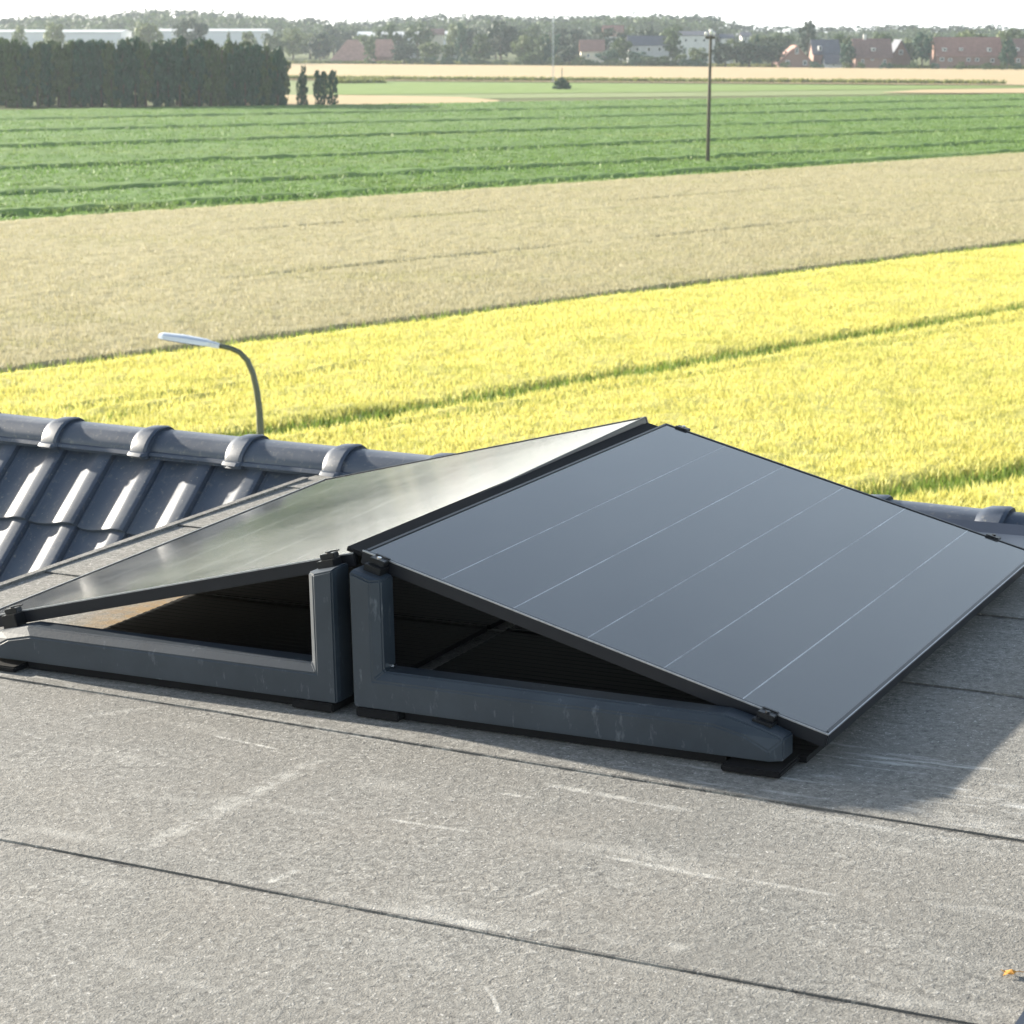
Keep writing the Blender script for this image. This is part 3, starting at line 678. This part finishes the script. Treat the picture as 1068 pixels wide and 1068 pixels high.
# ------------------------------------------------------------------ POLES, MAST, STREET LAMP
M['wood'] = simple('weathered_pole_wood', (.075, .065, .045), .85, 0, .2, 3)
M['ceramic'] = simple('white_ceramic', (.75, .75, .73), .3, 0, .05)
M['galv'] = simple('galvanised_steel', (.42, .44, .46), .45, .6, .1)
M['lamp_pole'] = simple('green_grey_lamp_pole', (.085, .10, .075), .45, .2, .15, 4)
M['lamp_head'] = simple('pale_grey_lamp_housing', (.62, .66, .72), .35, .2, .06)
b = gp(738, 174); root = empty('utility_pole', (b[0], b[1], 0))
P = at(739.5, 37, b[1]); H = P[2]
MB().tube([(0, 0, -.3), (.02, 0, H * .5), (.06, 0, H)], [.15, .13, .10], 10).build('post', M['wood'], root, True)
MB().box(-.34, .34, -.07, .07, H - .25, H - .05).build('crossarm', M['wood'], root)
for x in (-.28, .28): MB().tube([(x, 0, H - .05), (x, 0, H + .06), (x, 0, H + .07), (x, 0, H + .22), (x, 0, H + .26)], [.03, .03, .10, .10, .03], 10).build('insulator', M['ceramic'], root, True)
MB().tube([(.06, 0, H - .05), (.06, 0, H + .1), (.06, 0, H + .11), (.06, 0, H + .42), (.06, 0, H + .46)], [.03, .03, .11, .11, .04], 12).build('insulator', M['ceramic'], root, True)
tag(root, 'dark wooden pole with a crossarm and small white insulators at the green field edge', 'utility pole')
b = gp(576.5, 86); root = empty('radio_mast', (b[0], b[1], 0)); H = at(578, -14, b[1])[2]; m = MB()
for k in range(3):
    a = k * 2.094; m.tube([(math.cos(a) * .2, math.sin(a) * .2, 0), (math.cos(a) * .15, math.sin(a) * .15, H)], .04, 6)
m.build('mast_legs', M['galv'], root)
m = MB(); q = 0.0; i = 0
while q < H - 1:
    a0, a1_ = (i % 3) * 2.094, ((i + 1) % 3) * 2.094; m.tube([(math.cos(a0) * .19, math.sin(a0) * .19, q), (math.cos(a1_) * .18, math.sin(a1_) * .18, q + .6)], .022, 4); q += .3; i += 1
m.build('lattice', M['galv'], root)
MB().box(-.4, .4, -.4, .4, 0, .25).build('footing', M['wall_grey'], root)
tag(root, 'thin grey mast rising out of the photo above the pale meadow', 'mast')
b = gp(586.5, 88); root = empty('fence_post', (b[0], b[1] + 3, 0)); MB().tube([(0, 0, -.1), (0, 0, at(586, 71, b[1])[2])], [.07, .06], 8).build('post', M['wood'], root)
MB().box(-.12, .12, -.02, .02, 1.9, 2.2).build('plate', M['galv'], root)
tag(root, 'thin short post behind the lone conical bush', 'post')

LD = 29.0
b = at(273, 447, LD); root = empty('street_lamp', (b[0], LD, 0))
def lp(px, py, dy=0): q = at(px, py, LD + dy); return Vector((q[0] - b[0], dy, q[2]))
lo = lp(271.5, 450); pts = [(0, 0, 0), (0, 0, lo.z * .5), lo, lp(270.5, 428), lp(268, 408), lp(264, 390), lp(258, 376), lp(250, 367.5), lp(240, 363), lp(226, 360)]
MB().tube(pts, [.075, .065, .05, .045, .042, .04, .038, .036, .034, .032], 12).build('pole', M['lamp_pole'], root, True)
MB().tube([(0, 0, 0), (0, 0, .5), (0, 0, .55)], [.11, .11, .075], 12).build('base_sleeve', M['lamp_pole'], root)
A, B = lp(229, 360.5), lp(166, 350)
ax = (B - A); L = ax.length; ax.normalize(); side = Vector((0, 1, 0)); up = side.cross(ax) if side.cross(ax).z > 0 else ax.cross(side)
rings = []
for f, hw, ht, hb in ((0, .05, .03, .03), (.14, .06, .04, .03), (.22, .11, .055, .02), (.6, .15, .06, .02), (.93, .14, .045, .02), (1.0, .10, .025, .015)):
    c = A + ax * (L * f); rings.append([c + side * hw - up * hb, c + side * hw * .9 + up * ht * .6, c + side * hw * .4 + up * ht, c - side * hw * .4 + up * ht, c - side * hw * .9 + up * ht * .6, c - side * hw - up * hb])
MB().loft(rings).build('lamp_head', M['lamp_head'], root)
gl = [[A + ax * (L * f) + side * s_ * .11 - up * z_ for (s_, z_) in ((-1, .022), (1, .022), (1, .034), (-1, .034))] for f in (.3, .9)]
MB().loft(gl).build('lamp_glass', M['pane'], root)
tag(root, 'curved street lamp with a pale flat head behind the tiled roof', 'street lamp')

# ------------------------------------------------------------------ THE HOUSE WITH THE FLAT ROOF
RB = np.array([0, 1.0, -(ROOF_T[2])])            # base of the house in roof coordinates (on the land)
house_root = empty('house', mat=ROOF_M @ Matrix.Translation(Vector(RB)))
def rb(m, name, mat, parent=None, **kw):         # a part of the house, given in roof coordinates
    m.v = [(x - RB[0], y - RB[1], z - RB[2]) for x, y, z in m.v]; return m.build(name, mat, parent or house_root, **kw)
RX0, RX1 = -1.535, 1.780
RIDGE_Y, RIDGE_Z = 2.40, -0.286
PHI = math.radians(43)
# sheets of roofing felt: each lies over the one before, its front edge is a step of a few millimetres
def seam(x, y, slope): return lambda X: y + slope * (X - x)
SE = [(-2.95, -.01), (-1.925, -.012), (-1.0205, -.0145), (-.1754, -.0418), (.7080, -.041), (1.36, -.04), (2.0, -.03)]   # y at x = 0, slope
nx = 25; xs = np.linspace(RX0, RX1, nx)
for i, (y0, sl) in enumerate(SE):
    ynx, sln = SE[i + 1] if i + 1 < len(SE) else (2.24, -.02)
    m = MB(); rings = []
    for x in xs:
        yf = y0 + sl * x + .0035 * math.sin(x * 3 + i) + random.uniform(-.0012, .0012); yb = ynx + sln * x + (.07 if i + 1 < len(SE) else 0)
        wv = random.uniform(-.0006, .0006)
        rings.append([(x, yf, Z_ROOF - .006), (x, yf, Z_ROOF + .0006 + wv), (x, yf + .012, Z_ROOF + .0014), (x, yb, Z_ROOF - .0035), (x, yb, Z_ROOF - .008)])
    m.loft(rings); o = rb(m, 'roofing_sheet', M['felt'])
    # felt pattern in roof coordinates: keep the object origin at the roof origin
    for vtx in o.data.vertices: vtx.co += Vector((RB[0], RB[1], RB[2]))
    o.location = (-RB[0], -RB[1], -RB[2])
m = MB(); m.box(RX0 + .01, RX1 - .01, -2.9, 2.17, -.62, Z_ROOF - .0085); rb(m, 'roof_deck', M['rubber'])
M['edge_metal'] = simple('anthracite_edge_metal', (.04, .05, .075), .4, .4, .12, 8)
m = MB(); rings = [[(RX0 - .022, y, -.50), (RX0 - .022, y, Z_ROOF - .004), (RX0 - .002, y, Z_ROOF + .006), (RX0 + .02, y, Z_ROOF + .0055), (RX0 + .02, y, Z_ROOF + .0035), (RX0 - .001, y, -.50)] for y in np.linspace(-2.97, 2.19, 20)]
m.loft(rings); rb(m, 'edge_trim', M['felt'])
m = MB(); rings = [[(RX1 + .035, y, -.52), (RX1 + .035, y, Z_ROOF + .012), (RX1 + .02, y, Z_ROOF + .022), (RX1 - .004, y, Z_ROOF + .022), (RX1 - .004, y, Z_ROOF - .001), (RX1 + .02, y, -.52)] for y in np.linspace(-2.97, 2.19, 20)]
m.loft(rings); rb(m, 'edge_trim', M['edge_metal'])
m = MB(); m.loft([[(x, 1.90 - .02 * x, Z_ROOF + .004), (x, 1.90 - .02 * x, Z_ROOF + .008), (x, 2.20 - .02 * x, Z_ROOF + .012), (x, 2.26 - .02 * x, Z_ROOF + .03), (x, 2.26 - .02 * x, Z_ROOF + .004)] for x in (.35, 1.0, RX1 - .008)]); rb(m, 'ridge_flashing', M['edge_metal'])
m = MB(); m.box(RX0 - .024, RX1 + .04, -3.03, -2.972, -.6, Z_ROOF + .02); rb(m, 'edge_trim', M['edge_metal'])
M['slate_clad'] = simple('slate_cladding', (.045, .05, .06), .6, 0, .3, 6)
m = MB(); m.box(RX0 + .012, RX0 + .16, -2.88, 2.3, -4.6, -.505); rb(m, 'dormer_cheek', M['slate_clad'])
m = MB(); m.box(RX1 - .16, RX1 - .012, -2.88, 2.3, -4.6, -.525); rb(m, 'dormer_cheek', M['slate_clad'])
m = MB(); m.box(RX0 + .17, RX1 - .17, -2.86, -2.6, -4.6, -.625); rb(m, 'dormer_front', M['wall_white'])
# tiled slope
CW, RL = .222, .345
def tile_profile():
    """x (0..1 of a column) -> height: a wide concave pan, then a rounded roll with a drop at its right side"""
    pts = []
    for t in np.linspace(0, .64, 13): pts.append((t, .002 + .0235 * max(0, (t - .16) / .48) ** 1.7 + .005 * max(0, (.16 - t) / .16) ** 2))
    pts += [(.67, .0275), (.70, .0285), (.76, .029), (.84, .029), (.90, .0285), (.925, .026), (.933, .006), (.948, .001), (.957, .011), (.985, .011)]
    return pts
TPRO = tile_profile()
def tiled(name, x0, ncol, nrow, facing=-1, rows0=-.28, part=None):
    V, Fq = [], []; pr = [(x0 + (c + t) * CW, h) for c in range(ncol) for t, h in TPRO]; n = len(pr); cs, sn = math.cos(PHI), math.sin(PHI)
    def pt(x, d, h): return (x, RIDGE_Y + facing * (d * cs) + facing * h * sn, RIDGE_Z - .052 - d * sn + h * cs)
    for r_ in range(nrow):
        d0 = rows0 + r_ * RL; b0 = len(V); jit = [random.uniform(-.002, .002) for _ in range(ncol)]
        for (dd, lift) in ((d0 - .03, .0), (d0 + RL * .5, .010), (d0 + RL - .004, .020), (d0 + RL, .018), (d0 + RL, .002)):
            for i, (x, h) in enumerate(pr): V.append(pt(x, max(dd + jit[i // len(TPRO)], .07), h + lift))
        for k in range(4):
            for i in range(n - 1):
                a_ = b0 + k * n + i; Fq.append((a_, a_ + 1, a_ + n + 1, a_ + n))
    V = np.array(V); V[:, 1] -= .02 * (V[:, 0] + 2); V[:, 2] -= .014 * (V[:, 0] + 2); V = V - RB; o = np_mesh(name, V, Fq, M['tile'], house_root, smooth=True)
    try: o.data.set_sharp_from_angle(angle=math.radians(32))
    except Exception: pass
    import bmesh
    bm = bmesh.new(); bm.from_mesh(o.data)
    if facing < 0: bmesh.ops.reverse_faces(bm, faces=bm.faces)
    bm.to_mesh(o.data); bm.free()
    return o
NROW = 20
XL = RX0 - .018 - CW * 26
tiled('tiled_slope', -2.02 - CW * 24.0 + .034, 26, NROW)
tiled('tiled_slope', RX1 + .05, 22, NROW)
tiled('tiled_slope', -2.02 - CW * 24.0 + .034, 58, NROW, facing=1)
# underlay so that no light passes between the rows, walls below
cs, sn = math.cos(PHI), math.sin(PHI); dn = NROW * RL - .1
xa, xb = -7.3, 6.5
M['underlay'] = simple('roof_underlay', (.02, .02, .022), .9)
def slope_pt(x, d, f, off): return (x, RIDGE_Y - .02 * (x + 2) + f * d * cs, RIDGE_Z - .090 - d * sn - off - .014 * (x + 2))
for f, (x0, x1) in ((-1, (xa, RX0 + .01)), (-1, (RX1 - .01, xb)), (1, (xa, xb))):
    m = MB(); ring = [slope_pt(x0, .0, f, .01), slope_pt(x0, dn, f, .01), slope_pt(x0, dn, f, .16), slope_pt(x0, .0, f, .16)]; m.loft([ring, [(x1, y - .02 * (x1 - x), z - .014 * (x1 - x)) for x, y, z in ring]]); rb(m, 'roof_underlay', M['underlay'])
yE = dn * cs - .5; zE = RIDGE_Z - .3 - dn * sn
m = MB(); m.box(xa + .4, xb - .4, RIDGE_Y - yE, RIDGE_Y + yE, RB[2] - .0, zE - .05); rb(m, 'wall', M['wall_white'])
for s in (xa + .4, xb - .7):
    m = MB(); ring = [(s, RIDGE_Y - yE, zE - .048), (s, RIDGE_Y + yE, zE - .048), (s, RIDGE_Y, RIDGE_Z - .5)]; m.loft([ring, [(x + .3, y, z) for x, y, z in ring]]); rb(m, 'gable_wall', M['wall_white'])
for k in range(5):
    m = MB(); x = xa + 1.6 + k * 2.5; m.box(x, x + 1.2, RIDGE_Y + yE + .01, RIDGE_Y + yE + .06, zE - 2.4, zE - 1.0); wn = rb(m, 'window', M['winframe'])
    m = MB(); m.box(x + .08, x + 1.12, RIDGE_Y + yE + .062, RIDGE_Y + yE + .07, zE - 2.32, zE - 1.08); rb(m, 'pane', M['pane'], wn)
# ridge tiles, each with its raised collar
RP = 0.413
def ridge_profile(r):
    half = [(-.088, 0), (-.087, .010), (-.080, .024), (-.067, .040), (-.050, .053), (-.033, .061), (-.018, .064)]
    return [(y * r, z * r) for y, z in half] + [(-y * r, z * r) for y, z in half[::-1]]
def ridge_tile(xc, length=RP):
    """the collar is centred on xc, the body runs to the left of it"""
    m = MB(); st = [(xc - length + .005, 1.0), (xc - .046, .985), (xc - .040, 1.10), (xc - .026, 1.17), (xc + .024, 1.22), (xc + .036, 1.16), (xc + .040, 1.0)]
    tw, ty = random.uniform(-.004, .004), random.uniform(-.005, .005)
    ro = []
    for x, r in st:
        pr = ridge_profile(r); lip = [( -.104 * max(r, 1), -.014), (-.096 * max(r, 1), -.003)]; lip2 = [(-p[0], p[1]) for p in lip[::-1]]
        full = lip + pr + lip2
        # slant the collar a little, like the overlapped tail of the next tile
        ro.append([(x + (.016 * (z / .09) if r > 1.05 else 0), RIDGE_Y + y, RIDGE_Z - .064 + z) for y, z in full])
    inner = [[(x, RIDGE_Y + (y - RIDGE_Y) * .88, z - .012) for x, y, z in r] for r in ro]
    ro = [[(x, y + ty + tw * (x - xc) * 4 - .02 * (x + 2), z - .014 * (x + 2)) for x, y, z in r] for r in ro]; inner = [[(x, y - .02 * (x + 2), z - .014 * (x + 2)) for x, y, z in r] for r in inner]
    m.loft(ro, closed=False); m.loft(inner, closed=False)
    n = len(ro[0])
    m.loft([ro[-1], inner[-1]], closed=False); m.loft([ro[0], inner[0]], closed=False)
    return rb(m, 'ridge_tile', M['tile'], smooth=False)
collars = [-2.722 + RP * k for k in range(-10, 4)] + [-1.483 + (0.825 + 1.483) / 6 * k for k in range(1, 6)] + [.825 + RP * k for k in range(0, 14)]
for i, xc in enumerate(collars):
    o = ridge_tile(xc, collars[i] - collars[i - 1] if i else RP)
    me = o.data; me.polygons.foreach_set('use_smooth', [True] * len(me.polygons))
    try: me.set_sharp_from_angle(angle=math.radians(24))
    except Exception: pass
tag(house_root, 'house with glazed anthracite roof tiles and a felted flat roof carrying the solar panels', 'house')

# ------------------------------------------------------------------ SOLAR PANELS
PW, PL, PT = 1.134, 1.722, .032
def solar_panel(side, tilt, label):
    """origin at the near ridge corner of the top face; local x runs down the slope"""
    s = side
    base = Matrix.Translation((.0155, 0, 0) if s > 0 else (-.0165, .010, -.011)) @ Matrix.Rotation(0 if s > 0 else .018, 4, 'Z') @ Matrix.Rotation(0 if s > 0 else .0146, 4, 'X') @ Matrix.Rotation(s * tilt, 4, 'Y')
    root = empty('solar_panel', mat=ROOF_M @ base)
    X = lambda x: s * x
    def bx(m, x0, x1, *r): a_, b_ = sorted((X(x0), X(x1))); return m.box(a_, b_, *r)
    fw = .011
    fr = MB(); bx(fr, 0, PW, 0, fw, -PT, 0); bx(fr, 0, PW, PL - fw, PL, -PT, 0); bx(fr, 0, fw, fw, PL - fw, -PT, 0); bx(fr, PW - fw, PW, fw, PL - fw, -PT, 0)
    fr.build('frame', M['frame'], root, bevel=.0022)
    M.setdefault('lip_glint', simple('frame_lip_glint', (.42, .43, .45), .38, .8, .25, 60))  # brighter metal strips stand in for sky light caught along the frame lip
    ed = MB(); bx(ed, 0, PW, -.0006, .0016, -.0028, .0005); bx(ed, PW - .0018, PW + .0006, .0018, PL, -.0034, .0005); ed.build('lip_glint', M['lip_glint'], root)
    gl = MB(); bx(gl, fw, PW - fw, fw, PL - fw, -.0075, -.0022); gl.build('glass', M['glass'], root)
    bs = MB(); bx(bs, fw, PW - fw, fw, PL - fw, -.010, -.0077); bs.build('backsheet', M['rubber'], root)
    jb = MB(); bx(jb, .06, .16, PL / 2 - .06, PL / 2 + .06, -.030, -.0105); jb.build('junction_box', M['clamp'], root, bevel=.004)
    if s > 0: MB().box(-.050, -.0006, .02, PL - .012, -.024, -.014).build('light_block_strip', M['rubber'], root)  # strip added to stop sun shining through the gap between the panels
    return tag(root, label, 'solar panel', 'solar panels of the gabled pair')
TR_, TL_ = 0.2604, 0.2350
solar_panel(1, TR_, 'right solar panel of the pair, blue grey, facing the camera with five pale cell lines')
solar_panel(-1, TL_, 'left solar panel of the pair, tilted away and glaring with the bright sky')

# L shaped supports at both ends of each panel
YF = -.075
def support(side, far, label):
    s = side; fy = (lambda y: PL - y) if far else (lambda y: y)
    root = empty('panel_support', mat=ROOF_M @ Matrix.Translation((0, fy(-.04), Z_ROOF)))
    def loc(p): x, y, z = p; return (s * x, fy(y) - fy(-.04), z - Z_ROOF)
    tl = TR_ if s > 0 else TL_; tt = math.tan(tl)
    outer = [(.020, -.3425), (.020, -.030), (.094, -.030 - .074 * tt), (.094, -.258), (.905, -.258), (.985, -.277), (1.036, -.295), (1.036, -.3425)]
    front = [(.023, -.3425), (.023, -.034), (.073, -.034 - .05 * tt - .003), (.073, -.2785), (.886, -.2785), (.955, -.293), (1.008, -.320), (1.009, -.3425)]
    m = MB(); m.loft([[loc((x, YF, z)) for x, z in front], [loc((x, YF + .017, z)) for x, z in outer], [loc((x, -.003, z)) for x, z in outer]])
    m.build('body', M['plastic'], root, bevel=.0035)
    # feet
    m = MB(); p = [loc((x, y, z)) for x, y, z in ((.03, -.080, Z_ROOF + .004), (.14, .03, -.3435))]; m.box(min(p[0][0], p[1][0]), max(p[0][0], p[1][0]), min(p[0][1], p[1][1]), max(p[0][1], p[1][1]), p[0][2], p[1][2]); m.build('rubber_foot', M['rubber'], root, bevel=.003)
    m = MB(); p = [loc((x, y, z)) for x, y, z in ((.915, -.105, Z_ROOF + .004), (1.045, .03, -.3505))]; m.box(min(p[0][0], p[1][0]), max(p[0][0], p[1][0]), min(p[0][1], p[1][1]), max(p[0][1], p[1][1]), p[0][2], p[1][2]); m.build('rubber_foot', M['rubber'], root, bevel=.003)
    m = MB(); p = [loc((x, y, z)) for x, y, z in ((.145, -.058, Z_ROOF + .004), (.91, -.005, -.3435))]; m.box(min(p[0][0], p[1][0]), max(p[0][0], p[1][0]), min(p[0][1], p[1][1]), max(p[0][1], p[1][1]), p[0][2], p[1][2]); m.build('rail_shade_strip', M['rubber'], root)  # black strip added so the gap below the rail stays in dark shade
    for xc in (.066, .984):
        zt = -tt * (xc - .0155)                     # top face of the panel above this clamp
        ca, sa = math.cos(tl), math.sin(tl)
        def cl(u, y, h): return loc((xc + u * ca + h * sa, y, zt - u * sa + h * ca))
        m = MB()
        def cb(u0, u1, y0, y1, h0, h1):
            v_ = [cl(u, y, h) for h in (h0, h1) for y in (y0, y1) for u in (u0, u1)]; m.add(v_, [(0, 2, 3, 1), (4, 5, 7, 6), (0, 1, 5, 4), (2, 6, 7, 3), (0, 4, 6, 2), (1, 3, 7, 5)])
        low = -.036 if xc < .5 else -.046
        cb(-.022, .022, -.038, -.0015, low + (.004 if xc < .5 else 0), -.012); cb(-.019, .019, -.024, -.0015, -.0118, .001); cb(-.019, .019, -.0013, .008, .0008, .0036)
        c_ = m.build('clamp', M['clamp'], root, bevel=.0015)
        b_ = MB(); pts = [cl(0, -.014, .0012), cl(0, -.014, .005)]; b_.tube(pts, .0055, 6); b_.build('bolt', M['steel'] if xc < .5 and s > 0 else M['clamp'], c_)
    b_ = MB(); b_.tube([loc((.0945, -.030, -.252)), loc((.106, -.030, -.252))], .006, 8); b_.build('bolt', M['steel'], root)
    return tag(root, label, 'support', 'grey L shaped panel supports')
support(1, False, 'grey L shaped support under the near edge of the right panel')
support(-1, False, 'grey L shaped support under the near edge of the left panel')
support(1, True, 'support under the far edge of the right panel, mostly hidden')
support(-1, True, 'support under the far edge of the left panel, mostly hidden')

# black ribbed sheets added on the felt to deepen the shade under each panel
def shade_sheet(side, x0, x1, label):
    root = empty('under_panel_shade', mat=ROOF_M @ Matrix.Translation((side * (x0 + x1) / 2, PL / 2, Z_ROOF + .004))); hx = (x1 - x0) / 2
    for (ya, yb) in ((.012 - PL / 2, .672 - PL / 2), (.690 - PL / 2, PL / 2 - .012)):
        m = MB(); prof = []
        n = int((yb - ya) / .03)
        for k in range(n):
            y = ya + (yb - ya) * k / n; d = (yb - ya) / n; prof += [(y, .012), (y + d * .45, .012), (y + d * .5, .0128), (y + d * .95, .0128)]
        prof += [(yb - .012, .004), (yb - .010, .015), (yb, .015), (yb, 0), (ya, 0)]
        m.loft([[(-hx, y, z) for y, z in prof], [(hx, y, z) for y, z in prof]]); m.build('shade_sheet', M['rubber'], root)
    return tag(root, label, 'shade_sheet')
shade_sheet(1, .03, 1.06, 'black ribbed sheet added on the felt as shade under the right panel')
shade_sheet(-1, .03, .935, 'black ribbed sheet added on the felt as shade under the left panel')

# the one dry leaf on the felt
q = roofpt(1052, 1016, Z_ROOF + .004)
M['leaf_orange'] = simple('dry_orange_leaf', (.62, .30, .06), .7, 0, .25, 120)
root = empty('dry_leaf', mat=ROOF_M @ Matrix.Translation(Vector(q)) @ Matrix.Rotation(.6, 4, 'Z'))
m = MB(); top, bot = [], []
for k in range(12):
    a = 2 * math.pi * k / 12; r = .0085 * (1 + .35 * math.cos(5 * a)); z = .003 + .003 * math.sin(3 * a)
    top.append((r * math.cos(a) * 1.2, r * math.sin(a), z + .0008)); bot.append((r * math.cos(a) * 1.2, r * math.sin(a), z))
m.loft([bot, top]); m.build('blade', M['leaf_orange'], root)
m = MB(); m.tube([(.012, 0, .003), (.020, .003, .002), (.026, .002, .001)], .0007, 5); m.build('stalk', M['leaf_orange'], root)
tag(root, 'small curled orange leaf lying on the felt near the right corner', 'leaf')

# ------------------------------------------------------------------ HAZE
hz = MB(); hz.box(-2500, 2500, -2500, 2500, -1.0, 30.0)
hm = D.materials.new('haze'); hm.use_nodes = True; t = hm.node_tree
t.nodes.remove(t.nodes['Principled BSDF']); pv = t.nodes.new('ShaderNodeVolumePrincipled')
pv.inputs['Color'].default_value = (.80, .91, 1.0, 1); pv.inputs['Density'].default_value = .00016; pv.inputs['Anisotropy'].default_value = .25
t.links.new(pv.outputs[0], t.nodes['Material Output'].inputs['Volume'])
hz_o = hz.build('haze', hm); tag(hz_o, 'thin pale haze over the fields', 'haze', kind='stuff')
